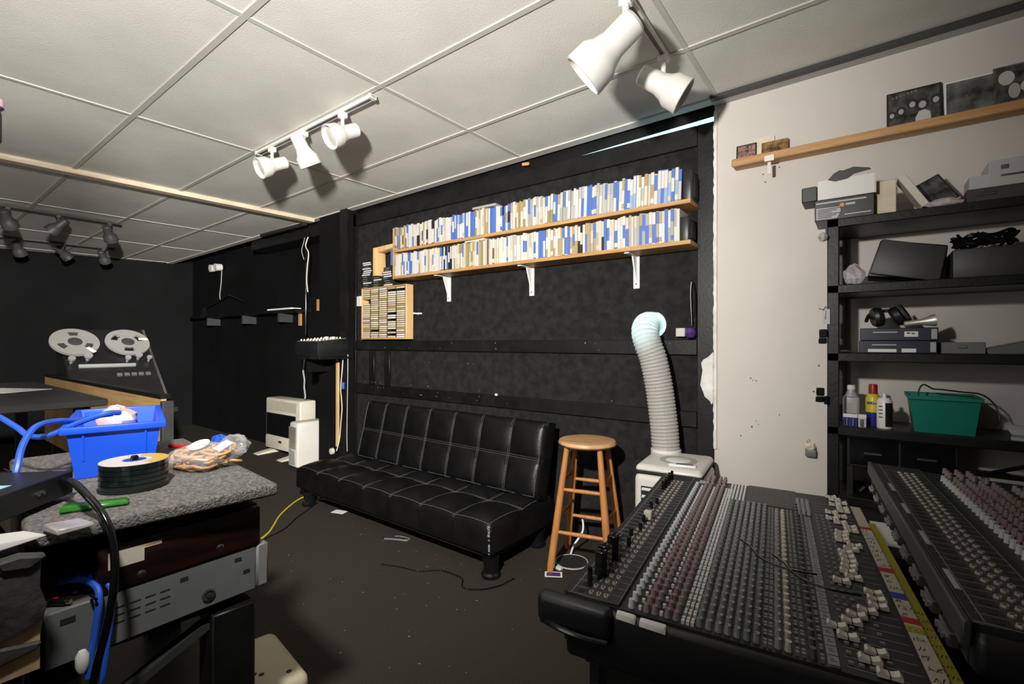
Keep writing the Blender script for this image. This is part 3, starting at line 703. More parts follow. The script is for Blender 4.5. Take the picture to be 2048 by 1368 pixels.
# ================================================================== LEDGE WITH PICTURES
t = thing('picture_ledge', 'narrow wooden picture ledge high on the white wall', 'ledge', (-.525, D-.0125, 2.072))
part('board', MB().box(0, 1.6, -.085, 0, 0, .018), 'pine', t, bevel=.003, seg=1)
part('front_lip', MB().box(0, 1.6, -.092, -.080, -.006, .030), 'pine', t, bevel=.003, seg=1)
part('price_clip', MB().box(.145, .185, -.098, -.092, -.014, .012), 'paper', t)
part('price_clip', MB().box(.158, .172, -.097, -.093, -.075, -.02), 'white_plastic', t)
mat('photo_red', (.05, .015, .015), .4, col2=(.34, .20, .17), scale=70)
mat('photo_brown', (.02, .012, .008), .35, col2=(.30, .17, .05), scale=36)
mat('photo_black', (.01, .01, .01), .3, col2=(.10, .095, .085), scale=26)
mat('photo_dark', (.02, .022, .02), .3, col2=(.16, .16, .14), scale=16)
def leaning(name, label, cat, x, w_, h_, matn, y, frame=None, th=.004, lean=.10, z=2.0905, extra=None):
    t = thing(name, label, cat, (x, y, z), 0, None, (-lean, 0, 0))
    part('backing', MB().box(0, w_, 0, th, 0, h_), frame or 'paper', t)
    b = .0 if frame is None else .006
    part('print', MB().box(b, w_-b, -.0012, 0, b, h_-b), matn, t)
    if extra: extra(t, w_, h_)
    return t
leaning('photo_print', 'reddish group photo print at the left end of ledge', 'photo', -.518, .092, .100, 'photo_red', D-.036, 'black_plastic')
leaning('cream_card', 'plain cream card between the two small photos on ledge', 'card', -.435, .085, .115, 'card', D-.028, lean=.06)
leaning('photo_print', 'dark photo of a gold object in front of cream card', 'photo', -.402, .112, .082, 'photo_brown', D-.052, 'photo_brown')
single('wood_stick', MB().box(0, .125, -.012, .012, 0, .012), 'pine', 'short loose wooden stick lying on the picture ledge', 'stick', (-.222, D-.045, 2.0905), rot=(0, -.06, 0), bevel=.002, seg=1)
mat('face_tone', (.36, .34, .31), .6); mat('shirt_tone', (.46, .45, .42), .6); mat('hair_tone', (.015, .014, .013), .6)
def band(t, w_, h_):
    m_xz = Matrix(((1, 0, 0, 0), (0, 0, 1, -.0022), (0, 1, 0, 0), (0, 0, 0, 1)))
    for k in range(7): part('title_mark', MB().box(w_*(.10+.07*k), w_*(.14+.07*k), -.0020, -.0012, h_*(.83+.01*k), h_*(.88+.012*k)), 'photo_dark', t)
    for cx_, cy_, s_ in ((.10, .42, .8), (.27, .48, .9), (.48, .60, 1.0), (.66, .55, 1.2), (.9, .60, 1.0)):
        c_ = (w_*cx_, h_*cy_)
        part('figure_hair', MB().prism([(c_[0]+.018*s_*math.cos(a*PI/8), c_[1]+.004+.021*s_*math.sin(a*PI/8)) for a in range(16)], 0, .0006, m_xz), 'hair_tone', t)
        part('figure_face', MB().prism([(c_[0]+.010*s_*math.cos(a*PI/6), c_[1]+.013*s_*math.sin(a*PI/6)) for a in range(12)], -.0006, .0, m_xz), 'face_tone', t)
    part('figure_shirt', MB().prism([(w_*.55, h_*.05), (w_*.82, h_*.05), (w_*.80, h_*.35), (w_*.70, h_*.42), (w_*.60, h_*.40), (w_*.53, h_*.25)], -.0004, .0, m_xz), 'shirt_tone', t)
leaning('group_photo', 'black and white band photo standing on the ledge', 'photo', .075, .175, .175, 'photo_black', D-.05, 'black_plastic', extra=band)
leaning('photo_print', 'white-bordered dark green photo right of the band photo', 'photo', .258, .165, .165, 'photo_dark', D-.047, 'paper')
leaning('photo_print', 'dark photo with pale figure at the right frame edge', 'photo', .395, .20, .165, 'photo_black', D-.075, 'photo_dark', extra=lambda t, w_, h_: [part('figure_shape', MB().prism([(cx_+rx_*math.cos(a*PI/8), cy_+ry_*math.sin(a*PI/8)) for a in range(16)], -.0006, 0, Matrix(((1, 0, 0, 0), (0, 0, 1, -.0022), (0, 1, 0, 0), (0, 0, 0, 1)))), m_, t) for cx_, cy_, rx_, ry_, m_ in ((.035, .115, .022, .028, 'shirt_tone'), (.055, .06, .016, .03, 'face_tone'), (.085, .07, .014, .02, 'shirt_tone'), (.10, .12, .012, .014, 'face_tone'))])

# ================================================================== BLACK SHELVING UNIT
YF = 2.30
t = thing('shelving_unit', 'tall black open shelving unit against the white wall', 'shelf', (-.122, YF, 0))
WU = 1.05
for x in (0, WU-.04):
    part('post', MB().box(x, x+.04, 0, .04, 0, 1.70), 'black_board', t, bevel=.003, seg=1)
    part('post', MB().box(x+.008, x+.058, .265, .30, 0, 1.70), 'black_board', t, bevel=.003, seg=1)
for z in (1.70, 1.436, 1.165, .872, .60, .12):
    part('shelf_board', MB().box(.0, WU, 0, .30, z-.034, z), 'black_board', t, bevel=.003, seg=1)
SX = -.122
def clip(x, z, label, two=False):
    t = thing('spring_clip', label, 'clip', (x, YF-.004, z))
    part('jaw', MB().box(-.012, .016, -.018, .0, -.008, .024), 'black_gloss', t, bevel=.003, seg=1)
    part('handle', MB().box(-.014, .014, -.02, .0, -.034, -.012), 'black_gloss', t, bevel=.003, seg=1)
    part('spring', MB().cyl((-.012, -.01, -.010), (.014, -.01, -.010), .004, n=8), 'steel', t)
    if two: part('handle', MB().box(.014, .030, -.016, .0, -.042, -.008), 'black_gloss', t, bevel=.003, seg=1)
clip(-.136, 1.235, 'black spring clip on shelf post at headphone shelf height')
clip(-.146, 1.00, 'larger black clip hanging on shelf post beside the bottles', True)
single('price_tag', MB().box(-.012, .012, -.002, 0, -.03, .03), 'grey_light', 'pale tag stuck on post under the upper clip', 'tag', (-.124, YF-.006, 1.31))
single('wire_scrap', MB().tube([(-.15, YF-.01, 1.345), (-.135, YF-.012, 1.338), (-.125, YF-.006, 1.35), (-.128, YF-.01, 1.30)], .0015, n=5, sub=5), 'dark_grey', 'thin wire scrap sticking out from the shelf post', 'wire')
single('foil_ball', MB().lathe([(0, -.02), (.014, -.014), (.02, 0), (.013, .014), (0, .019)], 10), 'aluminium', 'crumpled foil lump on the shelf post under black printed box', 'foil', (-.135, YF-.015, 1.63))

# --- top tier
Z1 = 1.7005
mat('box_print', (.45, .44, .43), .6); mat('orange', (.7, .22, .08), .5)
t = thing('printed_carton', 'black printed carton on the left of top shelf', 'carton', (-.165, YF+.01, Z1))
part('carton', MB().box(0, .195, 0, .17, 0, .084), 'black_plastic', t, bevel=.002, seg=1)
part('text_panel', MB().prism([(.006, .006), (.075, .006), (.088, .03), (.085, .05), (.006, .052)], 0, .0006, Matrix(((1, 0, 0, 0), (0, 0, 1, -.0008), (0, 1, 0, 0), (0, 0, 0, 1)))), 'box_print', t)
for k in range(6): part('text_line', MB().box(.010, .058+.016*(k % 3), -.0012, -.0008, .011+k*.0066, .0135+k*.0066), 'black_matte', t)
part('text_line', MB().box(.004, .17, -.0012, 0, .068, .074), 'box_print', t)
part('logo_patch', MB().cyl((.092, -.0012, .055), (.092, 0, .055), .008, n=12), 'orange', t)
part('text_line', MB().box(.104, .135, -.0012, 0, .052, .060), 'box_print', t)
part('text_line', MB().box(.10, .185, -.0012, 0, .014, .018), 'box_print', t)
t = thing('torn_white_carton', 'white carton with torn lid stacked on the black carton', 'carton', (-.155, YF+.005, Z1+.0845))
part('carton', MB().box(0, .19, 0, .16, 0, .078), 'paper', t, bevel=.002, seg=1)
rt = random.Random(4)
part('torn_flap', MB().prism([(.035, .076), (.055, .098), (.075, .108), (.085, .104), (.12, .112), (.17, .098), (.175, .092), (.12, .084), (.10, .07), (.06, .066)], 0, .004, Matrix(((1, 0, 0, 0), (0, 0, 1, -.004), (0, 1, 0, 0), (0, 0, 0, 1)))), 'dark_grey', t)
part('side_tape', MB().box(.184, .1905, -.0005, .06, 0, .078), 'card', t)
single('small_grey_case', MB().box(0, .055, 0, .12, 0, .062), 'dark_grey', 'small dark grey case overhanging left of the torn carton', 'case', (-.2115, YF+.012, Z1+.0845), bevel=.004, seg=1)
single('beige_carton', MB().box(0, .066, 0, .16, 0, .135), 'card', 'beige upright carton beside the torn white carton', 'carton', (.0315, YF+.05, Z1), bevel=.002, seg=1)
single('cream_book', MB().box(0, .026, 0, .09, 0, .145), 'cream_plastic', 'cream book leaning left of the tilted black frame', 'book', (.172, YF+.05, Z1+.0135), rot=(0, -.52, 0), bevel=.002, seg=1)
t = thing('tilted_frame', 'tilted black picture frame leaning on the wall above shelf', 'frame', (.19, YF+.16, Z1+.003), 0, None, (-.30, -.48, 0))
part('frame', MB().box(0, .115, 0, .012, 0, .135), 'black_plastic', t, bevel=.002, seg=1)
part('print', MB().box(.006, .109, -.0012, 0, .006, .129), 'photo_black', t)
part('red_edge', MB().box(.02, .115, -.002, 0, -.002, .004), 'orange', t)
mat('clear_bag', (.55, .50, .50), .25, var=.2, scale=20, alpha=.75)
bagm = MB(); rbg = random.Random(9)
def blob(sx, sy, sz, seed, nu=14, nv=8, rough=.25):
    q = random.Random(seed); m = MB(); ph = [q.uniform(0, 6.28) for _ in range(6)]
    def fn(u, v):
        a = 2*PI*u; b = PI*v
        k = 1+rough*(math.sin(3*a+ph[0])*math.sin(2*b+ph[1])*.5+math.sin(7*a+ph[2]+3*b)*.25+math.sin(5*b+ph[3]+2*a)*.25)
        return (sx*k*math.cos(a)*math.sin(b), sy*k*math.sin(a)*math.sin(b), max(0.0, sz*(1+math.cos(b)*k)/2))
    m.grid(fn, nu, nv); return m
single('clear_bag', blob(.055, .03, .036, 2), 'clear_bag', 'crumpled clear plastic bag in front of tilted frame', 'bag', (.235, YF+.055, Z1))
single('grey_device', MB().box(0, .17, 0, .16, 0, .05).box(.02, .08, -.002, .01, .02, .035), 'dark_grey', 'flat grey device at the right end of top shelf', 'device', (.292, YF+.03, Z1), bevel=.004, seg=1)
t = thing('pale_carton', 'pale carton with pictured gadget stacked on the grey device', 'carton', (.352, YF+.05, Z1+.0505))
part('carton', MB().box(0, .13, 0, .14, 0, .095), 'box_print', t, bevel=.002, seg=1)
part('flap', MB().box(-.05, .0, .01, .12, 0, .05), 'box_print', t)
part('picture', MB().box(.03, .05, -.001, 0, .06, .075).box(.03, .10, -.001, 0, .035, .042), 'photo_dark', t)

# --- second tier
Z2 = 1.4365
single('foil_snack_bag', blob(.036, .028, .080, 12, rough=.3), 'clear_bag', 'small crumpled silver and blue bag at left of second shelf', 'bag', (-.036, YF+.075, Z2+.002))
t = thing('foam_speaker', 'charcoal slanted speaker with foam front on second shelf', 'speaker', (.008, YF+.02, Z2+.030), 0, None, (0, .12, 0))
part('cabinet', MB().hexa([(0, .02, 0), (.225, .02, 0), (.225, .20, 0), (0, .20, 0), (.025, .03, .145), (.225, .03, .125), (.225, .20, .125), (.025, .20, .145)]), 'black_plastic', t, bevel=.006, seg=2)
part('foam_front', MB().hexa([(.004, .0, .01), (.215, .0, -.012), (.215, .02, -.012), (.004, .02, .01), (.03, .012, .145), (.222, .012, .118), (.222, .03, .118), (.03, .03, .145)]), 'dark_grey', t, bevel=.006, seg=2)
single('grey_amp_box', MB().box(0, .22, 0, .20, 0, .105), 'dark_grey', 'dark grey equipment box at the right of second shelf', 'equipment box', (.255, YF+.03, Z2), bevel=.006, seg=2)
hb = MB(); q = random.Random(8)
for k in range(9):
    a0_ = q.uniform(0, 6.28); pts = []
    for j in range(9):
        a = a0_+j*.7; pts.append((.09*math.cos(a)*q.uniform(.6, 1), .05*math.sin(a)*q.uniform(.6, 1), .01+.055*q.random()))
    hb.tube(pts, .0045, n=6, sub=4)
single('cable_tangle', hb, 'black_gloss', 'tangle of glossy black cables on the dark grey box', 'cables', (.345, YF+.09, Z2+.1055), smooth=True)

# --- third tier
Z3 = 1.1655
mat('navy', (.012, .014, .035), .35)
for k, lab in ((0, 'lower of two stacked navy cartons under the headphones'), (1, 'upper of two stacked navy cartons under the headphones')):
    t = thing('navy_carton', lab, 'carton', (-.018+.003*k, YF+.03, Z3+k*.0485))
    part('carton', MB().box(0, .232, 0, .17, 0, .048), 'navy', t, bevel=.002, seg=1)
    if k: part('tag_label', MB().box(.135, .175, -.001, 0, .014, .034), 'paper', t); part('scribble', MB().box(.142, .152, -.0016, -.001, .026, .030).box(.156, .166, -.0016, -.001, .024, .028), 'black_matte', t)
    else: part('tag_label', MB().box(.028, .115, -.001, 0, .004, .016), 'paper', t); part('tag_label', MB().box(.13, .172, -.001, 0, .004, .018), 'paper', t)
    part('print_line', MB().box(.04, .115, -.0009, 0, .030, .034), 'box_print', t)
    part('corner_patch', MB().box(.212, .228, -.001, 0, .006, .042), 'grey_light', t)
t = thing('headphones', 'black over-ear headphones lying on the navy cartons', 'headphones', (.055, YF+.10, Z3+.0975))
part('ear_cup', MB().lathe([(0, 0), (.034, 0), (.04, .012), (.036, .03), (0, .034)], 24), 'black_plastic', t, (-.03, 0, .042), (0, math.radians(80), .3), smooth=True)
part('ear_cup', MB().lathe([(0, 0), (.034, 0), (.04, .012), (.036, .03), (0, .034)], 24), 'black_plastic', t, (.035, .01, .04), (0, math.radians(60), -.2), smooth=True)
part('cushion', MB().lathe([(.018, .034), (.034, .036), (.036, .046), (.02, .046)], 24), 'dark_grey', t, (.035, .01, .04), (0, math.radians(60), -.2), smooth=True)
part('headband', MB().tube([(-.05, .0, .03), (-.035, .05, .06), (.02, .06, .072), (.07, .04, .055), (.08, .01, .03)], .007, n=8, sub=6), 'black_plastic', t, smooth=True)
single('torch', MB().lathe([(0, 0), (.010, 0), (.011, .05), (.022, .085), (.023, .092), (0, .092)], 20), 'aluminium', 'silver torch lying on the navy cartons beside headphones', 'torch', (.122, YF+.07, Z3+.112), rot=(0, math.radians(82), .1), smooth=True)
for k in range(5): single('connector_plug', MB().cyl((0, 0, .006), (.022, 0, .006), .006, n=9).cyl((.022, 0, .006), (.03, 0, .006), .003, n=8), 'steel', f'small steel audio plug left of navy cartons, {ordinal(k+1)} from the post', 'plug', (-.078+.0, YF+.02+.022*k, Z3), .2+.15*k, group='steel plugs at left of the third shelf')
single('grey_case', MB().box(0, .118, 0, .15, 0, .042).box(.045, .07, -.004, 0, .02, .03), 'grey_plastic', 'grey plastic tool case right of the navy cartons', 'case', (.226, YF+.05, Z3), bevel=.004, seg=1)
single('grey_wedge', MB().hexa([(0, 0, 0), (.16, 0, 0), (.16, .15, 0), (0, .15, 0), (0, 0, .018), (.16, 0, .06), (.16, .15, .06), (0, .15, .018)]), 'grey_plastic', 'grey wedge-shaped device at right end of third shelf', 'device', (.348, YF+.05, Z3), bevel=.003, seg=1)

# --- fourth tier
Z4 = .8725
mat('bottle_grey', (.36, .36, .38), .35); mat('red_cap', (.28, .012, .012), .4); mat('can_yellow', (.62, .50, .03), .35); mat('can_blue', (.015, .02, .22), .35); mat('teal', (.0, .17, .125), .45, var=.05, scale=6)
t = thing('grey_bottle', 'grey flat bottle with white cap on fourth shelf', 'bottle', (-.045, YF+.13, Z4))
part('bottle', MB().box(-.029, .029, -.018, .018, 0, .115), 'bottle_grey', t, bevel=.014, seg=4)
part('shoulder', MB().lathe([(.024, .11), (.013, .135), (.013, .142)], 20), 'bottle_grey', t, smooth=True)
part('cap', MB().cyl((0, 0, .14), (0, 0, .158), .014, n=18), 'white_metal', t, smooth=True)
part('label_panel', MB().box(-.02, .02, -.0195, -.018, .03, .085), 'grey_light', t)
t = thing('oil_spray_can', 'blue and yellow spray can with red cap', 'spray can', (.027, YF+.11, Z4))
part('can', MB().lathe([(0, 0), (.024, 0), (.025, .004), (.025, .055)], 24), 'can_blue', t, smooth=True)
part('yellow_band', MB().lathe([(.0252, .055), (.0252, .112), (.020, .122), (.016, .128)], 24), 'can_yellow', t, smooth=True)
part('cap', MB().lathe([(.015, .124), (.015, .160), (.013, .166), (0, .166)], 20), 'red_cap', t, smooth=True)
part('lettering', text_mesh('WD-40', .014, 'can_blue', .0006, .0006), None, t, (.0, -.0262, .092), (PI/2, 0, 0))
t = thing('white_spray_can', 'white and black spray can in front of the red-capped can', 'spray can', (.062, YF+.065, Z4))
part('can', MB().lathe([(0, 0), (.024, 0), (.025, .004), (.025, .105), (.017, .118)], 24), 'white_metal', t, smooth=True)
part('dark_label', MB().lathe([(.0254, .008), (.0254, .10)], 12, a0=-1.5, a1=.6), 'black_plastic', t, smooth=True)
part('nozzle', MB().cyl((0, 0, .116), (0, 0, .136), .008, .006, n=12), 'white_metal', t)
for k in range(4): part('text_line', MB().box(-.018, -.006, -.0252, -.022, .085-.014*k, .088-.014*k), 'black_matte', t)
for k, (x, w_, m_, l_) in enumerate(((-.07, .046, 'can_blue', 'small blue battery packet below the grey bottle'), (-.021, .026, 'box_print', 'small silver battery packet beside the blue packet'))):
    t = thing('battery_packet', l_, 'packet', (x, YF+.03, Z4)); part('packet', MB().box(0, w_, 0, .02, 0, .05), m_, t, bevel=.001, seg=1)
    part('header_card', MB().box(0, w_, -.001, .0, .036, .05), 'paper', t)
    for j in range(2 if k == 0 else 1): part('cell', MB().cyl((.012+.02*j, -.001, .004), (.012+.02*j, -.001, .032), .006, n=10), 'steel', t)
t = thing('green_bin', 'small teal green plastic bin holding black cables', 'bin', (.135, YF+.025, Z4))
def binmesh(w0, d0, w1, d1, h, th):
    m = MB(); a = lambda w_, d_, z: [((w1-w_)/2, (d1-d_)/2, z), ((w1+w_)/2, (d1-d_)/2, z), ((w1+w_)/2, (d1+d_)/2, z), ((w1-w_)/2, (d1+d_)/2, z)]
    o0, o1 = a(w0, d0, 0), a(w1, d1, h); i0, i1 = a(w0-2*th, d0-2*th, th), a(w1-2*th, d1-2*th, h)
    for k in range(4):
        j = (k+1) % 4
        m.face([o0[k], o0[j], o1[j], o1[k]]); m.face([i0[j], i0[k], i1[k], i1[j]]); m.face([o1[k], o1[j], i1[j], i1[k]])
    m.face(list(reversed(o0))); m.face(i0)
    return m
part('tub', binmesh(.165, .15, .195, .18, .135, .003), 'teal', t)
part('rim', MB().box(-.006, .201, -.006, .004, .122, .137).box(-.006, .201, .176, .186, .122, .137).box(-.006, .004, .004, .176, .122, .137).box(.191, .201, .004, .176, .122, .137), 'teal', t, bevel=.002, seg=1)
single('bin_cable', MB().tube([(.17, YF+.10, .93), (.165, YF+.10, 1.01), (.18, YF+.11, 1.045), (.21, YF+.12, 1.03), (.24, YF+.12, 1.028), (.29, YF+.13, 1.022), (.345, YF+.14, 1.015), (.38, YF+.14, .98), (.39, YF+.13, .93), (.37, YF+.12, .905), (.34, YF+.12, .90)], .0028, n=6, sub=7), 'black_plastic', 'black cable looping out of the teal green bin', 'cable', smooth=True)
single('flip_phone', MB().box(0, .05, 0, .07, 0, .012).hexa([(0, .06, .012), (.05, .06, .012), (.05, .07, .012), (0, .07, .012), (-.02, .07, .045), (.03, .07, .045), (.03, .08, .045), (-.02, .08, .045)]), 'grey_light', 'open silver flip phone at right of the fourth shelf', 'phone', (.40, YF+.02, Z4), -.2, bevel=.002, seg=1)
single('black_pouch', blob(.045, .04, .05, 22, rough=.2), 'black_matte', 'black cloth pouch at the right end of fourth shelf', 'pouch', (.53, YF+.08, Z4+.002), smooth=True)

# --- bottom tiers
t = thing('drawer_box', 'low black drawer box under the fourth shelf', 'drawers', (-.058, YF+.045, .713))
part('carcass', MB().box(0, .33, 0, .22, 0, .122), 'black_plastic', t, bevel=.003, seg=1)
for x_ in (.0, .31): part('foot_panel', MB().box(x_, x_+.02, 0, .22, -.1125, 0), 'black_plastic', t)
for k in range(2):
    d_ = part('drawer', MB().box(.008+.16*k, .16+.16*k, -.008, 0, .01, .112), 'black_gloss', t, bevel=.003, seg=1)
    part('pull', MB().box(.055+.16*k, .11+.16*k, -.016, -.008, .055, .062), 'dark_grey', d_)
for k in range(5):
    single('chrome_bracket', MB().tube([(0, 0, .0), (.03, -.01, .02), (.06, 0, .01), (.09, .01, .03)], .008, n=7, sub=4), 'steel', f'shiny chrome fitting on shelf under drawer box, {ordinal(k+1)} from left', 'fitting', (-.02+.045*k, YF+.07+.03*(k % 2), .609), 1.2+.12*k, group='chrome fittings on the bottom shelf')
# knob fixed to the white wall
t = thing('wall_hook', 'small brass and grey hook lump fixed to the white wall', 'hook', (-.20, D-.0125, .715))
part('base', MB().box(-.022, .022, -.03, 0, -.035, .0), 'grey_plastic', t, bevel=.006, seg=2)
part('knot', blob(.022, .016, .035, 31, rough=.35), 'card', t, (-.004, -.022, -.004))
part('wire', MB().tube([(-.01, -.02, .02), (-.015, -.03, .04), (-.005, -.02, .045)], .0015, n=5, sub=4), 'steel', t)
# purple headset hung on the rail
t = thing('purple_plug_adapter', 'purple round adapter with white block above the black rail', 'adapter', (-.755, D-.001, 1.262))
mat('purple', (.06, .02, .16), .35)
part('ball', MB().lathe([(0, -.03), (.02, -.024), (.03, 0), (.02, .024), (0, .03)], 20), 'purple', t, (.015, -.03, -.004), smooth=True)
part('block', MB().box(-.062, -.014, -.035, 0, -.024, .022), 'box_print', t, bevel=.003, seg=1)
single('looped_black_cord', MB().tube([(-.735, D-.026, 1.295), (-.74, D-.024, 1.40), (-.742, D-.024, 1.48), (-.735, D-.024, 1.53), (-.718, D-.024, 1.47), (-.715, D-.024, 1.36), (-.712, D-.026, 1.24)], .004, n=6, sub=7), 'black_gloss', 'black cord looped on the wall above the purple adapter', 'cord', smooth=True)
single('white_bump', MB().box(-.01, .01, -.012, 0, -.008, .008), 'white_plastic', 'tiny white clip on lower black rail above couch', 'clip', (-2.05, D-.0225, .845), bevel=.002, seg=1)

# ================================================================== MIXING CONSOLES
mat('con_panel', (.014, .0145, .015), .5, var=.1, scale=10)
mat('con_line', (.20, .20, .20), .6)
mat('k_white', (.55, .56, .56), .4); mat('k_grey', (.26, .26, .25), .5); mat('k_slate', (.20, .215, .22), .5); mat('k_red', (.24, .02, .025), .45); mat('k_rose', (.25, .20, .19), .5)
mat('k_cream', (.46, .43, .35), .45); mat('k_dark', (.075, .075, .08), .5); mat('btn_light', (.62, .61, .60), .5); mat('btn_dark', (.17, .17, .17), .5); mat('jack_ring', (.50, .46, .40), .25, metal=.35); mat('strip_warm', (.040, .034, .028), .5)
mat('tape_cream', (.42, .38, .31), .7, var=.08, scale=30); mat('tape_yellow', (.30, .25, .02), .6, var=.08, scale=12); mat('tape_red', (.32, .01, .012), .6); mat('tape_blue', (.02, .03, .25), .6); mat('ink', (.02, .02, .02), .8)
mat('cap_white', (.60, .55, .48), .45); mat('scribble_strip', (.22, .22, .225), .6, var=.15, scale=60)
W, L = .607, .963
def knobmesh(name, body, top, r=.0062, h=.0165, pointer=None):
    m = MB(); m.lathe([(r*1.15, 0), (r*1.1, .003), (r, .005), (r*.86, h), (0, h)], 9)
    m.m = 1; m.box(-.0009, .0009, -r*.9, 0, h, h+.0007)
    if pointer: m.hexa([(-.0016, -r*1.02, h*.55), (.0016, -r*1.02, h*.55), (.0016, -r*.8, h*.55), (-.0016, -r*.8, h*.55), (-.0016, -r*.95, h), (.0016, -r*.95, h), (.0016, -r*.7, h), (-.0016, -r*.7, h)])
    return m.mesh('knob', [body, top], smooth=True)
KM = {'white': knobmesh('w', 'k_white', 'paper'), 'rose': knobmesh('r', 'k_rose', 'k_red', pointer=True), 'grey': knobmesh('g', 'k_grey', 'k_dark'), 'slate': knobmesh('s', 'k_slate', 'k_dark'), 'cream': knobmesh('c', 'k_cream', 'paper'), 'dark': knobmesh('d', 'k_dark', 'k_grey')}
KMM = {'white': ('k_white', 'paper'), 'rose': ('k_rose', 'k_red'), 'grey': ('k_grey', 'k_dark'), 'slate': ('k_slate', 'k_dark'), 'cream': ('k_cream', 'paper'), 'dark': ('k_dark', 'k_grey')}
ROWS = [(.212, 'white', 32), (.262, 'rose', 32), (.288, 'rose', 32), (.328, 'rose', 32), (.354, 'rose', 32), (.424, 'slate', 27), (.451, 'grey', 27), (.478, 'grey', 27), (.504, 'grey', 27), (.530, 'grey', 27), (.556, 'slate', 27), (.582, 'slate', 27), (.637, 'grey', 26), (.663, 'cream', 26), (.722, 'dark', 29)]
BTN = [(.240, 'l'), (.308, 'l'), (.376, 'l'), (.390, 'l'), (.404, 'l'), (.603, 'd'), (.617, 'd'), (.684, 'd'), (.700, 'd'), (.744, 'd')]
FAD = [(.294, .844), (.312, .886), (.26, .931), (.229, .933), (.2, .93), (.181, .893), (.158, .859), (.136, .84), (.114, .797), (.085, .819), (.051, .88), (.029, .859), (.004, .893), (.363, .883), (.387, .89), (.415, .889), (.45, .888), (.524, .892), (.496, .93), (.34, .875), (.477, .912), (.921, .907), (.9, .921), (.863, .946), (.783, .942), (.74, .885), (.713, .919), (.690, .88), (.66, .909), (.545, .893), (.591, .941), (.57, .90), (.851, .914), (.822, .942), (.634, .942)]
pit = .967*L/31
def ch(i): return .011*L+i*pit
camp = Vector((0, 0, 1.2))
def console(name, label, loc, rz, tilt, rows, btns, full, limit):
    t = thing(name, label, 'mixing console', loc, 0, None, (0, tilt, rz))
    Y1 = L*1.085
    # body: profile across the depth, rounded near end
    prof = [(-.01, -.005), (W*1.0, -.005), (W*1.03, -.02), (W*1.03, -.075), (W*.97, -.10), (.20, -.12), (.0, -.12)] if full else [(-.01, -.005), (W*1.03, -.005), (W*1.03, -.06), (.02, -.066), (-.01, -.066)]
    b = MB(); mx = Matrix(((1, 0, 0, 0), (0, 0, 1, 0), (0, 1, 0, 0), (0, 0, 0, 1)))
    b.prism(prof, -.022, Y1+.01, mx)
    part('chassis', b, 'black_plastic', t, bevel=.014, seg=4)
    part('surface_panel', MB().box(.0, W*.985, -.008, Y1, -.006, .0), 'con_panel', t)
    # rear jack pod with its moulded end cap
    part('jack_pod', MB().box(-.012, W*.178, -.004, Y1, -.10 if full else -.06, .006), 'con_panel', t, bevel=.003, seg=1)
    if full:
        cap = MB(); cap.box(-.062, W*.165, -.040, -.004, -.060, .004)
        part('pod_end_cap', cap, 'black_plastic', t, bevel=.016, seg=4)
        part('pod_lip', MB().tube([(-.05, -.034, -.052), (.0, -.042, -.056), (.05, -.044, -.058), (.096, -.042, -.056)], .006, n=8, sub=4), 'black_gloss', t, smooth=True)
        part('edge_sticker', MB().hexa([(W*.175, -.026, -.012), (W*.240, -.026, -.014), (W*.240, -.018, .0015), (W*.175, -.018, .0015), (W*.18, -.025, .002), (W*.235, -.025, -.002), (W*.232, -.016, .0025), (W*.18, -.016, .0025)]), 'paper', t, bevel=.002, seg=1)
        part('edge_sticker', MB().hexa([(W*.250, -.027, -.014), (W*.335, -.027, -.016), (W*.335, -.018, .0), (W*.250, -.018, .0), (W*.255, -.026, -.002), (W*.33, -.026, -.004), (W*.33, -.016, .001), (W*.255, -.016, .001)]), 'paper', t, bevel=.003, seg=1)
    else:
        part('edge_trim', MB().box(-.024, -.012, -.02, Y1, -.03, .010), 'dark_grey', t, bevel=.003, seg=1)
        for k in range(9):
            y = .03+k*.105; part('rear_connector', MB().box(-.0265, -.012, y, y+.06, -.058, -.036), 'dark_grey', t, bevel=.002, seg=1)
            cn = MB(); q = random.Random(k)
            for j in range(3): cn.cyl((-.032, y+.012+j*.018, -.047), (-.0265, y+.012+j*.018, -.047), .006, n=8)
            part('rear_pins', cn, 'steel', t, kind='stuff')
        for k in range(4):
            y = .10+k*.2; part('edge_label', MB().box(-.006, .002, y, y+.08, .0062, .0072), 'grey_light', t)
    # channel lines
    ln = MB()
    for i in range(33):
        y = ch(i)-pit/2; ln.box(.0, W*.175, y-.0005, y+.0005, .006, .0064)
    ln.box(W*.172, W*.174, 0, Y1, .006, .0064); ln.box(.004, .0055, 0, Y1, .006, .0064)
    part('channel_lines', ln, 'con_line', t, kind='stuff')
    # jack sockets
    jk = MB(); jd = MB()
    for i in range(32):
        y = ch(i)
        jd.cyl((.022, y, .0062), (.022, y, .0068), .0075, n=10)
        for x in (.044, .060, .076):
            jk.lathe([(.0028, .0105), (.0052, .0105), (.0056, .006)], 8, Matrix.Translation(Vector((x, y, 0))))
            jd.cyl((x, y, .006), (x, y, .0085), .0027, n=6)
    part('jack_sockets', jk, 'jack_ring', t, kind='stuff'); part('socket_holes', jd, 'black_matte', t, kind='stuff')
    part('socket_strip', MB().box(.036, .084, 0, L, .0061, .0066), 'strip_warm', t)
    # knobs
    allk = []
    wm = Matrix.Translation(Vector(loc)) @ Matrix.Rotation(rz, 4, 'Z') @ Matrix.Rotation(tilt, 4, 'Y')
    q = random.Random(2)
    for bfrac, kind, cnt in rows:
        for i in range(cnt): allk.append(((wm @ Vector((bfrac*W, ch(i), 0))-camp).length, kind, bfrac*W, ch(i), q.gauss(0, .6)))
        if cnt > 30 and kind == 'rose':
            for i in (33, 34, 35): allk.append(((wm @ Vector((bfrac*W, ch(i), 0))-camp).length, kind, bfrac*W, ch(i), q.gauss(0, .6)))
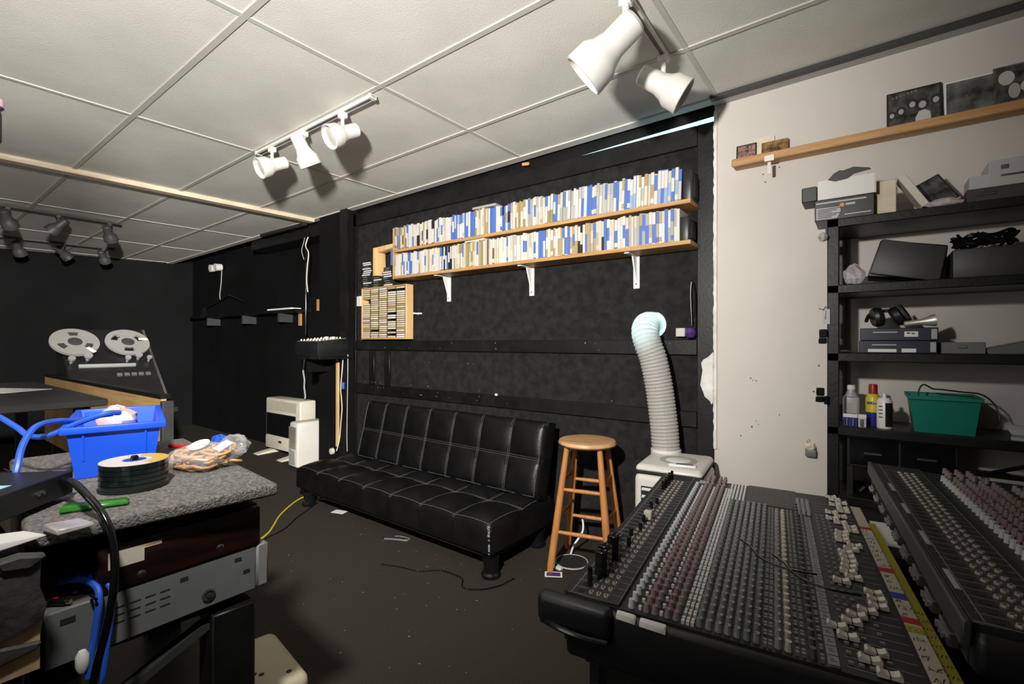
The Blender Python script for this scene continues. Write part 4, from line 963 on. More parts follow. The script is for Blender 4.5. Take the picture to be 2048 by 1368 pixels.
    allk.sort(key=lambda k: k[0])
    for d_, kind, x, y, a in allk[:limit]:
        o = link('knob', KM[kind], t, (x, y, 0), (0, 0, a-1.57))
    if len(allk) > limit:
        kinds = sorted(set(k[1] for k in allk)); mats_ = []; m = MB()
        for kd in kinds: mats_ += [KMM[kd][0]]
        for d_, kind, x, y, a in allk[limit:]:
            m.m = kinds.index(kind); m.lathe([(.0071, 0), (.0062, .005), (.0053, .0165), (0, .0165)], 8, Matrix.Translation(Vector((x, y, 0))))
        part('small_knobs', m, mats_, t, kind='stuff', smooth=True)
    # buttons
    bl, bd = MB(), MB()
    for bf, kd in btns:
        for i in range(32 if bf < .41 else 27):
            for dy in ((-.007, .004) if bf > .37 else (0,)):
                (bl if kd == 'l' else bd).box(bf*W-.0028, bf*W+.0028, ch(i)+dy-.0032, ch(i)+dy+.0040, 0, .007)
    part('switch_buttons', bl, 'btn_light', t, kind='stuff')
    if bd.v: part('switch_buttons', bd, 'btn_dark', t, kind='stuff')
    if not full:
        m2 = MB(); m2.prism([(-.0165, .002), (-.0165, .009), (-.013, .012), (0, .0075), (.013, .012), (.0165, .009), (.0165, .002)], -.0078, .0078, mx); me2 = m2.mesh('fader_cap', 'cap_white', smooth=True)
        sl_ = MB(); q2 = random.Random(6)
        for i in range(32):
            sl_.box(W*.80, W*.972, ch(i)-.001, ch(i)+.001, .0, .0006); link('fader_cap', me2, t, (W*q2.uniform(.84, .95), ch(i), 0))
        part('fader_slots', sl_, 'btn_dark', t, kind='stuff')
        return t
    # master section at the far end
    part('meter_bridge', MB().box(W*.49, W*.735, L*.855, Y1-.004, .0, .004), 'dark_grey', t)
    mb_ = MB()
    for k in range(8):
        for j in range(10): mb_.box(W*.51+k*.016, W*.51+k*.016+.010, L*.87+j*.020, L*.87+j*.020+.004, .004, .0046)
    part('meter_segments', mb_, 'black_gloss', t, kind='stuff')
    ms = MB()
    for k in range(9):
        for j in range(5): ms.box(W*(.40+.018*j)-.003, W*(.40+.018*j)+.003, L*(.88+.022*k), L*(.88+.022*k)+.008, 0, .006)
    part('master_buttons', ms, 'btn_light', t, kind='stuff')
    for j in range(3):
        for k in range(5): link('knob', KM['grey'], t, (W*(.738+.022*j), L*(.83+.03*k), 0))
    part('makers_plate', MB().box(W*.21, W*.26, L*1.03, L*1.07, 0, .001), 'grey_light', t)
    # channel number strip, fader field, write-on tapes
    part('number_strip', MB().box(W*.756, W*.785, -.004, L*.80, .0, .004), 'scribble_strip', t, bevel=.001, seg=1)
    nb = MB()
    for i in range(27):
        nb.box(W*.757, W*.784, ch(i)-pit/2-.0006, ch(i)-pit/2+.0006, .004, .0045)
        nb.box(W*.764, W*.778, ch(i)-.003, ch(i)-.0018, .004, .0044); nb.box(W*.764, W*.773, ch(i)+.003, ch(i)+.0042, .004, .0044)
    part('number_marks', nb, 'ink', t, kind='stuff')
    fs_ = MB()
    for i in range(32): fs_.box(W*.80, W*.972, ch(i)-.001, ch(i)+.001, .0, .0006)
    part('fader_slots', fs_, 'btn_dark', t, kind='stuff')
    dots = MB()
    for i in range(27):
        for bf in (.812, .836, .860, .905):
            if bf > .9 and i > 8: continue
            dots.box(bf*W-.0035, bf*W+.0035, ch(i)+.008, ch(i)+.0145, 0, .004)
    part('level_leds', dots, 'btn_dark', t, kind='stuff')
    cm = MB()
    capprof = [(-.0165, .002), (-.0165, .009), (-.013, .012), (-.006, .0085), (0, .0075), (.006, .0085), (.013, .012), (.0165, .009), (.0165, .002)]
    cm.prism(capprof, -.0078, .0078, mx); cm.m = 1; cm.box(-.0007, .0007, -.0086, .0086, .002, .0082)
    cme = cm.mesh('fader_cap', ['cap_white', 'ink'], smooth=True)
    used = set()
    for a, bf in sorted(FAD):
        i = round((a*L-.011*L)/pit)
        while i in used: i += 1
        if i < 0: i = 0
        used.add(i); link('fader_cap', cme, t, (bf*W, ch(i), 0))
    part('write_on_tape', MB().box(W*.985, W*1.028, -.012, L*1.0, -.004, .0008), 'tape_cream', t)
    part('yellow_tape', MB().box(W*1.028, W*1.062, -.012, L*.86, -.012, -.004), 'tape_yellow', t)
    for a0_, a1_, m_ in ((.775, .795, 'tape_red'), (.47, .495, 'tape_red'), (.33, .36, 'tape_blue'), (.225, .25, 'tape_red'), (.19, .215, 'tape_yellow')):
        part('colour_patch', MB().box(W*.984, W*1.029, L*a0_, L*a1_, .0008, .0014), m_, t)
    hw = MB(); q = random.Random(77)
    for i in range(31):
        y = ch(i)
        if any(abs(y/L-(a0_+a1_)/2) < .02 for a0_, a1_ in ((.775, .795), (.47, .495), (.33, .36), (.225, .25))) or y > .82*L: continue
        x = W*.99
        for k in range(q.randint(2, 4)):
            p = [(x, y-.006+q.uniform(-.001, .001), .0012)]
            for j in range(3): p.append((x+q.uniform(0, .006), y+q.uniform(-.008, .008), .0012))
            hw.tube(p, .0005, n=4, sub=3); x += .006
    part('handwriting', hw, 'ink', t, kind='stuff')
    hy = MB()
    for i in range(10):
        y = ch(i)
        for k in range(3): hy.tube([(W*1.032+k*.006, y-.005, -.0035), (W*1.034+k*.006, y+q.uniform(-.002, .006), -.0035), (W*1.038+k*.006, y+q.uniform(-.005, .005), -.0035)], .0005, n=4, sub=2)
    part('handwriting', hy, 'ink', t, kind='stuff')
    # plugs still seated in the jack field
    for i, x, h in ((1, .03, .045), (2, .042, .03), (3, .036, .060), (4, .032, .062), (5, .04, .04), (6, .036, .064), (7, .03, .055), (9, .05, .03), (11, .04, .03), (13, .05, .028), (15, .045, .03), (17, .05, .03), (19, .04, .035), (21, .045, .03)):
        pg = part('jack_plug', MB().box(x-.012, x+.016, ch(i)-.012, ch(i)+.012, .008, h) if h > .05 else MB().cyl((x, ch(i), .008), (x, ch(i), h), .006, .005, n=9), 'black_gloss', t, bevel=.002 if h > .05 else 0, seg=1)
        if h > .05:
            for dx in (-.005, .008): part('screw', MB().cyl((x+dx, ch(i), h), (x+dx, ch(i), h+.002), .003, n=8), 'steel', pg)
    for i in range(26, 32):
        part('jack_plug', MB().cyl((.03+.004*(i % 2), ch(i)+.02, .006), (.03+.004*(i % 2), ch(i)+.02, .04), .005, n=8), 'black_gloss', t)
    part('adapter_plug', MB().box(.040, .062, ch(16)-.010, ch(16)+.010, .008, .034), 'cream_plastic', t, bevel=.002, seg=1)
    for i, (x, y) in enumerate(((W*.5, ch(11)), (W*.62, ch(9)))):
        part('cable', MB().tube([(x, y+.10, .018), (x+.02, y+.06, .022), (x+.05, y, .019), (x+.10, y-.03, .019), (x+.16, y-.03, .020)], .0022, n=6, sub=6), 'black_gloss', t)
    return t
console('mixing_console', 'large black 32-channel mixing console with grey and red knobs', (-.504, .891, .67), .133, .007, ROWS, BTN, True, 300)
console('mixing_console', 'second mixing console standing at right beyond the fader tape', (.132, .945, .80), .096, .04, [(.24, 'white', 32), (.285, 'rose', 32), (.33, 'rose', 32), (.375, 'rose', 32), (.42, 'rose', 32), (.49, 'grey', 32), (.525, 'slate', 32), (.56, 'grey', 32), (.595, 'grey', 32), (.65, 'cream', 32), (.70, 'dark', 32)], [(.262, 'l'), (.35, 'l'), (.455, 'l'), (.625, 'd')], False, 300)
# stands
for k, (lab, loc, rz, z, xs_) in enumerate((('black trestle stand under the large mixing console', (-.504, .891, 0), .133, .5485, (.05, .50)), ('black trestle stand under the second mixing console', (.132, .945, 0), .096, .708, (.22, .52)))):
    t = thing('console_stand', lab, 'stand', loc, rz)
    for y in (.06, .86):
        for x in xs_: part('leg', MB().box(x-.02, x+.02, y-.02, y+.02, 0, z-.04), 'black_matte', t)
        part('crossbar', MB().box(xs_[0]-.03, xs_[1]+.03, y-.02, y+.02, z-.04, z), 'black_matte', t)
    part('shelf_panel', MB().box(xs_[0], xs_[1], .04, .10, .10, z-.04), 'black_matte', t)
single('white_card', MB().box(-.06, .06, -.12, .12, 0, .003), 'paper', 'white card lying on crate in the gap between consoles', 'card', (.085, 2.08, .5485), .1)
single('gap_crate', MB().box(.0, .19, 1.87, 2.27, 0, .548), 'black_matte', 'black crate standing in the gap between both consoles', 'crate', bevel=.005, seg=1)
single('fork_lever', MB().tube([(0, 0, 0), (.06, .02, .02), (.12, .02, .045)], .006, n=7).box(-.03, .13, -.012, .012, -.012, .004), 'black_gloss', 'black lever bracket resting at the far end of second console', 'lever', (.30, 1.975, .80+.02), .0)

# ================================================================== EQUIPMENT STAND AT LEFT
mat('grey_carpet', (.11, .104, .10), .95, col2=(.27, .255, .245), scale=150, bump=.8, bscale=230, spec=.1)
mat('bezel_grey', (.20, .20, .195), .5)
mat('rosewood', (.006, .0025, .002), .35, col2=(.024, .008, .005), scale=5, stretch=(6, 1, 10), coat=.2)
t = thing('equipment_stand', 'black equipment stand with grey carpet covered top at left', 'stand', (-1.045, .545, 0), -.10)
cs = MB()
def edge(u, v):
    x = -.75*u; y = -.60*(1-v)
    return (x, y, .890+.0015*math.sin(37*x+11*y)+.0015*math.sin(53*y-17*x))
top_ = MB().box(-.75, 0, -.395, 0, .862, .889)
part('carpet_top', top_, 'grey_carpet', t, bevel=.008, seg=3)
part('shelf', MB().box(-.70, -.075, -.385, -.06, .622, .645), 'black_board', t, bevel=.002, seg=1)
for x in (-.14, -.70): part('leg', MB().box(x, x+.09 if x > -.5 else x+.05, -.115, -.03, 0, .622), 'black_board', t, bevel=.003, seg=1)
for x in (-.14, -.70): part('leg', MB().box(x, x+.09 if x > -.5 else x+.05, -.385, -.32, 0, .622), 'black_board', t, bevel=.003, seg=1)
part('back_board', MB().box(-.72, -.70, -.39, -.005, .622, .862), 'black_board', t)
part('side_board', MB().box(-.70, -.10, -.393, -.385, .622, .862), 'black_board', t)
part('lower_shelf', MB().box(-.70, -.05, -.385, -.03, .30, .32), 'black_board', t)
part('diagonal_brace', MB().hexa([(-.10, -.32, .50), (-.07, -.32, .50), (-.07, -.29, .50), (-.10, -.29, .50), (-.10, -.13, .60), (-.07, -.13, .60), (-.07, -.09, .60), (-.10, -.09, .60)]), 'dark_grey', t)

# video deck, its side toward the camera
t = thing('video_deck', 'grey video deck with vent slots under the rosewood amplifier', 'video deck', (-1.105, .178, .6455), -.0)
part('casing', MB().box(-.36, 0, 0, .347, 0, .097), 'grey_plastic', t, bevel=.003, seg=1)
part('front_bezel', MB().box(-.362, .003, .347, .373, .002, .099), 'bezel_grey', t, bevel=.004, seg=1)
for k in range(4):
    for j in range(3):
        part('vent_slot', MB().box(-.002, .0006, .092+k*.024, .109+k*.024, .038+j*.014, .0405+j*.014), 'black_matte', t)
for y, z in ((.308, .079), (.326, .047), (.205, .077)): part('side_hole', MB().box(-.004, .0008, y-.007, y+.007, z-.004, z+.004), 'black_matte', t)
part('rubber_plug', MB().lathe([(.0125, 0), (.0125, .003), (.009, .004), (.009, .002), (.005, .002), (.005, .005), (0, .005)], 20), 'dark_grey', t, (.0005, .249, .027), (0, PI/2, 0), smooth=True)
part('rear_notch', MB().box(-.004, .0008, .02, .04, .07, .08), 'black_matte', t)
def rca(x, y, z, m_, lab, rz, lean):
    t2 = thing('phono_plug', lab, 'plug', (x, y, z), 0, 'phono plugs lying on the video deck', (lean, 0, rz))
    part('sleeve', MB().cyl((0, 0, 0), (0, .026, 0), .0062, .0055, n=12), m_, t2, smooth=True)
    part('tip', MB().cyl((0, -.007, 0), (0, 0, 0), .0042, n=10), 'brass', t2, smooth=True)
    part('tail', MB().tube([(0, .026, 0), (0, .04, .006), (-.02, .055, .004)], .0025, n=6, sub=4), 'black_gloss', t2)
mat('plug_red', (.45, .02, .02), .35)
rca(-1.13, .200, .750, 'plug_red', 'red phono plug nearest the left rear corner of video deck', 2.6, .0)
rca(-1.115, .208, .750, 'black_gloss', 'black phono plug beside leftmost red plug on video deck', 2.3, .0)
rca(-1.15, .225, .750, 'black_gloss', 'black phono plug lying between two red plugs', 1.9, .0)
rca(-1.125, .265, .7497, 'plug_red', 'red phono plug next to the blue cable loop', 3.9, 0)
mat('blue_cable', (.02, .10, .55), .4)
single('blue_lead', MB().tube([(-1.15, .205, .775), (-1.13, .23, .775), (-1.10, .245, .765), (-1.085, .245, .742), (-1.083, .24, .70), (-1.082, .235, .66), (-1.08, .23, .62)], .0055, n=8, sub=7).tube([(-1.16, .23, .778), (-1.12, .25, .77), (-1.095, .265, .752), (-1.088, .262, .70), (-1.085, .255, .645), (-1.083, .25, .60)], .0045, n=8, sub=7), 'blue_cable', 'doubled blue lead draped over the side of video deck', 'cable', smooth=True)
single('wire_connector', MB().lathe([(0, -.02), (.006, -.02), (.0095, -.01), (.0095, .008), (.005, .016), (0, .016)], 12), 'paper', 'white crimp connector on the end of blue lead', 'connector', (-1.080, .222, .655), smooth=True)
# rosewood amplifier
t = thing('rosewood_amplifier', 'dark rosewood cased amplifier lying on the video deck', 'amplifier', (-1.10, .245, .7445))
part('case', MB().box(-.40, 0, 0, .288, 0, .088), 'rosewood', t, bevel=.006, seg=2)
part('top_lid', MB().box(-.39, -.012, .005, .284, .088, .0915), 'black_plastic', t)
part('maker_label', MB().box(-.001, .0008, .016, .070, .043, .073), 'cream_plastic', t)
part('small_sticker', MB().box(-.001, .0008, .070, .098, .066, .073), 'card', t)
part('sticker_text', MB().box(.0008, .0011, .072, .090, .0685, .0705), 'orange', t)
for y, z in ((.066, .018), (.203, .021)):
    part('case_screw', MB().lathe([(0, .0012), (.004, .0012), (.0065, .0004), (.0072, 0)], 14), 'brass' if y > 1 else 'steel', t, (.0, y, z), (0, PI/2, 0), smooth=True)

# battered cabinet left of the stand and the black unit on it
mat('vinyl', (.035, .034, .033), .6, col2=(.075, .072, .07), scale=20, bump=.5, bscale=30)
mat('chipboard', (.50, .34, .19), .9, col2=(.62, .46, .28), scale=40)
t = thing('battered_cabinet', 'battered vinyl cabinet with torn corner at the left edge', 'cabinet', (-1.01, .166, 0), .0)
part('cabinet_body', MB().box(-.45, -.012, -.6, -.022, .0, .83), 'black_board', t, bevel=.003, seg=1)
part('chipboard_edge', MB().box(-.03, -.008, -.10, -.006, .70, .868), 'chipboard', t)
q = random.Random(14)
fl = [(-.006, .872), (-.02, .878), (-.045, .875), (-.058, .850), (-.075, .842), (-.088, .82), (-.082, .79), (-.086, .772), (-.06, .762), (-.03, .768), (-.004, .778), (-.0, .80), (-.008, .83)]
def flap(outl, x0, x1): return MB().prism(outl, x0, x1, Matrix(((0, 0, 1, 0), (1, 0, 0, 0), (0, 1, 0, 0), (0, 0, 0, 1))))
part('torn_vinyl', flap(fl, -.006, .004), 'vinyl', t, bevel=.003, seg=2)
part('torn_vinyl', flap([(-.004, .745), (-.03, .75), (-.086, .762), (-.088, .735), (-.05, .728), (-.01, .735)], -.006, .003), 'vinyl', t, bevel=.003, seg=1)
part('torn_vinyl', flap([(.0, .876), (-.03, .885), (-.058, .882), (-.05, .868), (-.02, .862)], -.012, .012), 'vinyl', t, bevel=.003, seg=1)
part('cabinet_top', MB().box(-.45, -.015, -.6, -.022, .83, .872), 'black_board', t)
mat('label_blue', (.35, .60, .70), .6)
t = thing('black_rack_unit', 'black electronics unit with pale blue label at left edge', 'equipment box', (-1.268, .246, .9005), math.radians(-45))
part('casing', MB().box(0, .42, -.32, .0, 0, .045), 'black_plastic', t, bevel=.002, seg=1)
part('blue_label', MB().box(.10, .19, -.12, -.03, .045, .0456), 'label_blue', t)
for k in range(2): part('indicator', MB().cyl((.075+.012*k, 0, .024), (.075+.012*k, .004, .024), .004, n=8), 'steel', t)

# things on the carpet top
t = thing('blue_bin', 'bright blue plastic bin holding cables on the carpet top', 'bin', (-1.425, .262, .8905), -.268)
mat('bin_blue', (.012, .092, .74), .38, var=.03, scale=5)
Wb, Db = .172, .36
m = binmesh(.140, Db-.03, Wb, Db, .118, .003)
RT = Matrix(((0, -1, 0, 0), (1, 0, 0, 0), (0, 0, 1, 0), (0, 0, 0, 1)))
def rot(m):
    m.v = [tuple(RT @ Vector(p)) for p in m.v]; return m
part('tub', rot(m), 'bin_blue', t)
part('rim', rot(MB().box(-.010, Wb+.010, -.010, .003, .104, .120).box(-.010, Wb+.010, Db-.003, Db+.010, .104, .120).box(-.010, .003, .003, Db-.003, .104, .120).box(Wb-.003, Wb+.010, .003, Db-.003, .104, .120)), 'bin_blue', t, bevel=.003, seg=2)
for x in (.03, Wb-.03): part('rib', rot(MB().hexa([(x-.002, .008, .04), (x+.002, .008, .04), (x+.002, .02, .04), (x-.002, .02, .04), (x-.002, -.004, .106), (x+.002, -.004, .106), (x+.002, .01, .106), (x-.002, .01, .106)])), 'bin_blue', t)
mat('rag_white', (.66, .62, .58), .8, col2=(.60, .34, .30), scale=14)
single('crumpled_wrapper', blob(.055, .045, .07, 41, rough=.3), 'rag_white', 'crumpled white and red wrapper poking out of the blue bin', 'wrapper', (-1.74, .43, .944), smooth=True)
single('blue_ethernet_cable', MB().tube([(-2.88, .20, .9535), (-2.3, .19, .985), (-1.9, .182, 1.02), (-1.66, .18, 1.03), (-1.56, .205, 1.005), (-1.52, .22, .988), (-1.47, .245, .992), (-1.44, .29, 1.018), (-1.42, .33, 1.034), (-1.43, .36, 1.033)], .0062, n=8, sub=8), 'blue_cable', 'thick blue cable lying across the rim of blue bin', 'cable', smooth=True)
single('blue_looped_cable', MB().tube([(-1.58, .345, 1.008), (-1.52, .30, 1.013), (-1.47, .255, 1.022), (-1.42, .215, 1.02), (-1.38, .19, .99), (-1.35, .178, .95), (-1.345, .17, .915), (-1.37, .165, .902), (-1.44, .15, .899), (-1.56, .14, .899)], .0062, n=8, sub=8), 'blue_cable', 'blue cable curving down from bin to the table at left', 'cable', smooth=True)
single('cable_boot', MB().cyl((0, 0, 0), (.045, .04, .004), .010, .007, n=10), 'bin_blue', 'dark blue cable boot lying inside the blue bin', 'connector', (-1.64, .345, 1.008), smooth=True)
t = thing('disc_spindle', 'stack of recordable discs on a black spindle', 'disc stack', (-1.268, .345, .8905))
mat('disc_edge', (.006, .010, .010), .18, spec=.8); mat('disc_top', (.66, .62, .55), .35); mat('disc_yellow', (.62, .42, .04), .35); mat('disc_hub', (.02, .06, .25), .3)
for k in range(5):
    part('disc_band', MB().lathe([(.057, .004+k*.0105), (.060, .0045+k*.0105), (.060, .0135+k*.0105), (.057, .014+k*.0105)], 48), 'disc_edge', t, smooth=True)
part('base', MB().lathe([(0, 0), (.062, 0), (.062, .004), (0, .004)], 48), 'black_plastic', t, smooth=True)
part('top_disc', MB().lathe([(.021, .0572), (.0600, .0572), (.0600, .0562), (.021, .0562)], 48), 'disc_top', t)
part('printed_sector', MB().lathe([(.030, .0575), (.0595, .0575)], 24, a0=.2, a1=2.6), 'disc_yellow', t)
part('hub_ring', MB().lathe([(.0075, .0568), (.021, .0570)], 32), 'disc_hub', t)
part('spindle', MB().lathe([(.0075, .0), (.0075, .062), (.0055, .066), (0, .066)], 16), 'black_gloss', t, smooth=True)
# bag of bundled leads
t = thing('cable_bag', 'clear plastic bag of coiled tan leads beside disc stack', 'bag', (-1.33, .505, .8905))
mat('tan_lead', (.60, .34, .13), .6); mat('bag_film', (.70, .68, .70), .15, alpha=.22, var=.15, scale=14)
q = random.Random(19)
cl = MB()
for k in range(26):
    a = q.uniform(0, PI); cx_, cy_ = q.uniform(-.035, .035), q.uniform(-.035, .05); r_ = q.uniform(.015, .045); z = q.uniform(.006, .042); pts = []
    for j in range(8): pts.append((cx_+r_*1.3*math.cos(a+j*.55), cy_+r_*math.sin(a+j*.55), max(.004, z+q.uniform(-.004, .004))))
    cl.tube(pts, .0036, n=6, sub=4)
part('coiled_leads', cl, 'tan_lead', t, kind='stuff', smooth=True)
part('film', blob(.075, .085, .056, 52, nu=26, nv=14, rough=.22), 'bag_film', t, smooth=True)
part('round_tag', MB().lathe([(0, .0), (.024, 0), (.024, .0015), (0, .0015)], 24), 'paper', t, (-.02, -.005, .052), (.35, .15, 0))
part('paper_slip', MB().box(-.012, .012, -.02, .02, 0, .001), 'paper', t, (.03, .03, .050), (.4, .25, .3))
part('film_tail', blob(.03, .035, .05, 55, nu=20, nv=10, rough=.5), 'bag_film', t, (-.03, .085, .01), smooth=True)
single('wrapper_scrap', blob(.03, .022, .035, 61, rough=.35), 'rag_white', 'crumpled red and white wrapper behind the cable bag', 'wrapper', (-1.452, .528, .8905), smooth=True)
single('blue_wrapper', blob(.026, .02, .05, 66, rough=.35), 'blue_cable', 'crumpled blue wrapper at far side of cable bag', 'wrapper', (-1.46, .59, .8905), smooth=True)
single('red_plug_lead', MB().tube([(-1.64, .53, .897), (-1.61, .545, .898), (-1.56, .56, .897), (-1.52, .553, .897)], .006, n=8, sub=5), 'plug_red', 'red lead lying between bin and crumpled wrappers', 'cable', smooth=True)
mat('green_film', (.03, .20, .02), .2, alpha=.85)
single('green_packet', MB().hexa([(0, 0, 0), (.10, 0, 0), (.10, .03, 0), (0, .03, 0), (.003, .003, .012), (.097, .003, .009), (.097, .027, .009), (.003, .027, .012)]), 'green_film', 'shiny green packet on the carpet in front of disc stack', 'packet', (-1.165, .205, .8905), 1.2, bevel=.003, seg=1)
single('bent_paper', MB().hexa([(0, 0, 0), (.05, 0, .0), (.05, .06, .0), (0, .06, 0), (.002, 0, .018), (.048, 0, .012), (.05, .06, .003), (0, .06, .004)]), 'paper', 'curled white paper scrap on the torn cabinet corner', 'paper', (-1.075, .098, .890), .4, bevel=.002, seg=1)
single('clear_scrap', MB().hexa([(0, 0, 0), (.05, 0, .0), (.05, .05, .0), (0, .05, 0), (.002, 0, .012), (.048, 0, .010), (.05, .05, .006), (0, .05, .006)]), 'clear_bag', 'clear plastic scrap next to the curled paper', 'plastic', (-1.085, .172, .8905), .2, bevel=.002, seg=1)
wr = MB(); q = random.Random(23)
for k in range(4):
    pts = [(-1.36-.06*q.random(), .20+.03*q.random(), .893)]
    for j in range(5): pts.append((-1.40-.05*j+q.uniform(-.03, .03), .19+q.uniform(-.03, .04), .894+.012*q.random()))
    wr.tube(pts, .0016, n=5, sub=5)
single('thin_leads', wr, 'black_gloss', 'tangle of thin black leads left of the blue bin', 'cables', smooth=True)
single('red_clip', MB().box(-.02, .02, -.006, .006, 0, .008), 'plug_red', 'small red clip among thin leads left of blue bin', 'clip', (-1.40, .165, .895), .5, bevel=.002, seg=1)
# black power cable arching over the front of the stand
single('black_cable', MB().tube([(-1.24, .225, .935), (-1.16, .225, .945), (-1.10, .232, .93), (-1.06, .245, .90), (-1.035, .252, .86), (-1.025, .252, .80), (-1.03, .245, .73), (-1.045, .235, .66), (-1.06, .23, .60), (-1.07, .225, .52)], .0062, n=10, sub=8), 'black_gloss', 'black power cable draped over front edge of carpet top', 'cable', smooth=True)
single('coiled_black_cable', MB().tube([(-1.0, .02, .60), (-.995, .06, .66), (-.99, .10, .685), (-.985, .14, .68), (-.985, .175, .65), (-.99, .20, .60), (-1.0, .21, .54)], .011, n=12, sub=8).tube([(-1.0, .02, .585), (-.99, .07, .645), (-.98, .11, .662), (-.978, .145, .652), (-.98, .17, .62), (-.985, .19, .57)], .009, n=12, sub=8), 'black_gloss', 'thick black cable coil hanging at lower left', 'cable', smooth=True)
single('power_brick', MB().box(-.05, .05, -.03, .03, 0, .03), 'white_plastic', 'dirty cream plastic housing on the floor under left stand', 'housing', (-1.4, .71, 0), .3) if False else None
mat('dirty_cream', (.46, .40, .28), .6, col2=(.52, .46, .34), scale=7)
t = thing('cream_tub', 'dirty cream plastic tub standing on floor behind the stand', 'tub', (-1.415, .70, 0), -.15)
part('tub', MB().frustum((-.13, .13, -.07, .07, 0), (-.15, .15, -.075, .075, .27)), 'dirty_cream', t, bevel=.03, seg=4)
for x, y in ((.03, -.05), (.06, -.03), (.10, .03), (.045, -.045)): part('stain', MB().cyl((x, y, .270), (x, y, .2706), .008, n=9), 'brown_stain' if 'brown_stain' in MATS else 'rosewood', t)

# ================================================================== TRACK LIGHTS (switched off)
mat('track_white', (.74, .72, .68), .4); mat('bulb_face', (.55, .55, .52), .12, spec=.8); mat('lamp_dark', (.10, .10, .095), .4); mat('lamp_shaded', (.045, .045, .043), .5)  # far-left tracks get a darkened colour that holds the shade there
def head(t, base, dr, mt='track_white', s=1.0, drop=.098, shift=0.0):
    d = Vector(dr).normalized(); off = d*shift*s; rot = d.to_track_quat('Z', 'Y').to_euler()
    h = part('lamp_head', MB().lathe([(0, -.085*s), (.027*s, -.085*s), (.033*s, -.078*s), (.034*s, -.015*s), (.042*s, .010*s), (.054*s, .028*s), (.057*s, .075*s), (.053*s, .077*s), (.050*s, .050*s), (.030*s, .035*s)], 28), mt, t, (base[0]+off.x, base[1]+off.y, base[2]-drop*s+off.z), rot, smooth=True)
    part('bulb', MB().lathe([(.047*s, .050*s), (.040*s, .060*s), (.022*s, .066*s), (0, .068*s)], 24), 'bulb_face', h, smooth=True)
    part('stem', MB().cyl((base[0], base[1], base[2]-.02), (base[0], base[1], base[2]-(drop-.02)*s), .0085*s, n=10), mt, t, smooth=True)
    part('adapter', MB().box(base[0]-.022, base[0]+.022, base[1]-.016, base[1]+.016, base[2]-.028, base[2]+.002), mt, t, bevel=.003, seg=1)
    return h
def track(label, p0, p1, heads, mt='track_white', s=1.0):
    p0, p1 = Vector(p0), Vector(p1); d = (p1-p0); a = math.atan2(d.y, d.x)
    t = thing('track_light', label, 'track light', tuple(p0))
    r_ = MB(); n_ = Vector((-math.sin(a), math.cos(a), 0))*.017; z = Vector((0, 0, 1)); e = d
    r_.hexa([Vector(x) for x in (-n_-z*.018, -n_-z*.018+e, n_-z*.018+e, n_-z*.018, -n_, -n_+e, n_+e, n_)])
    part('rail', r_, mt, t, bevel=.002, seg=1)
    sl = MB(); m_ = n_*.45
    sl.hexa([Vector(x) for x in (-m_-z*.0186+e*.02, -m_-z*.0186+e*.98, m_-z*.0186+e*.98, m_-z*.0186+e*.02, -m_-z*.010+e*.02, -m_-z*.010+e*.98, m_-z*.010+e*.98, m_-z*.010+e*.02)])
    part('slot', sl, 'lamp_dark', t)
    for q_ in (0, .985): part('end_cap', MB().hexa([Vector(x)+e*q_ for x in (-n_*1.1-z*.020, -n_*1.1-z*.020+e*.015, n_*1.1-z*.020+e*.015, n_*1.1-z*.020, -n_*1.1, -n_*1.1+e*.015, n_*1.1+e*.015, n_*1.1)]), mt, t)
    for f_, dr, *ex in heads:
        b = d*f_; head(t, (b.x, b.y, b.z-.016), dr, mt, ex[0] if ex else s, .098 if not ex else .075, ex[1] if ex else 0)
    return t
z0 = cz(-2.4, 1.42)-.004
track('white three-head track light on ceiling left of the tape shelf', (-3.02, 1.435, cz(-3.02, 1.435)-.004), (-1.90, 1.445, cz(-1.9, 1.445)-.004), ((.155, (-.10, -.78, -.40)), (.46, (.0, .50, -.80)), (.78, (-.10, -.78, -.45))), s=1.08)
track('white track light with two large heads near top centre', (-.66, 1.25, cz(-.66, 1.25)-.004), (-.68, 2.02, cz(-.68, 2.02)-.004), ((.41, (-.72, -.16, -.60), 1.5, .055), (.95, (.69, .30, -.5))), s=1.3)
track('dark track light in the gloom of far left ceiling', (-5.65, .55, cz(-5.65, .55)-.004), (-5.72, 1.44, cz(-5.72, 1.44)-.004), ((.15, (-.5, .3, -.6)), (.5, (-.3, -.5, -.6)), (.9, (-.6, .4, -.7))), 'lamp_shaded')
track('second dark track light farther along far left ceiling', (-7.2, .75, cz(-7.2, .75)-.004), (-7.2, 1.75, cz(-7.2, 1.75)-.004), ((.2, (-.5, .3, -.6)), (.55, (.3, .5, -.6)), (.9, (-.5, .4, -.6))), 'lamp_shaded')

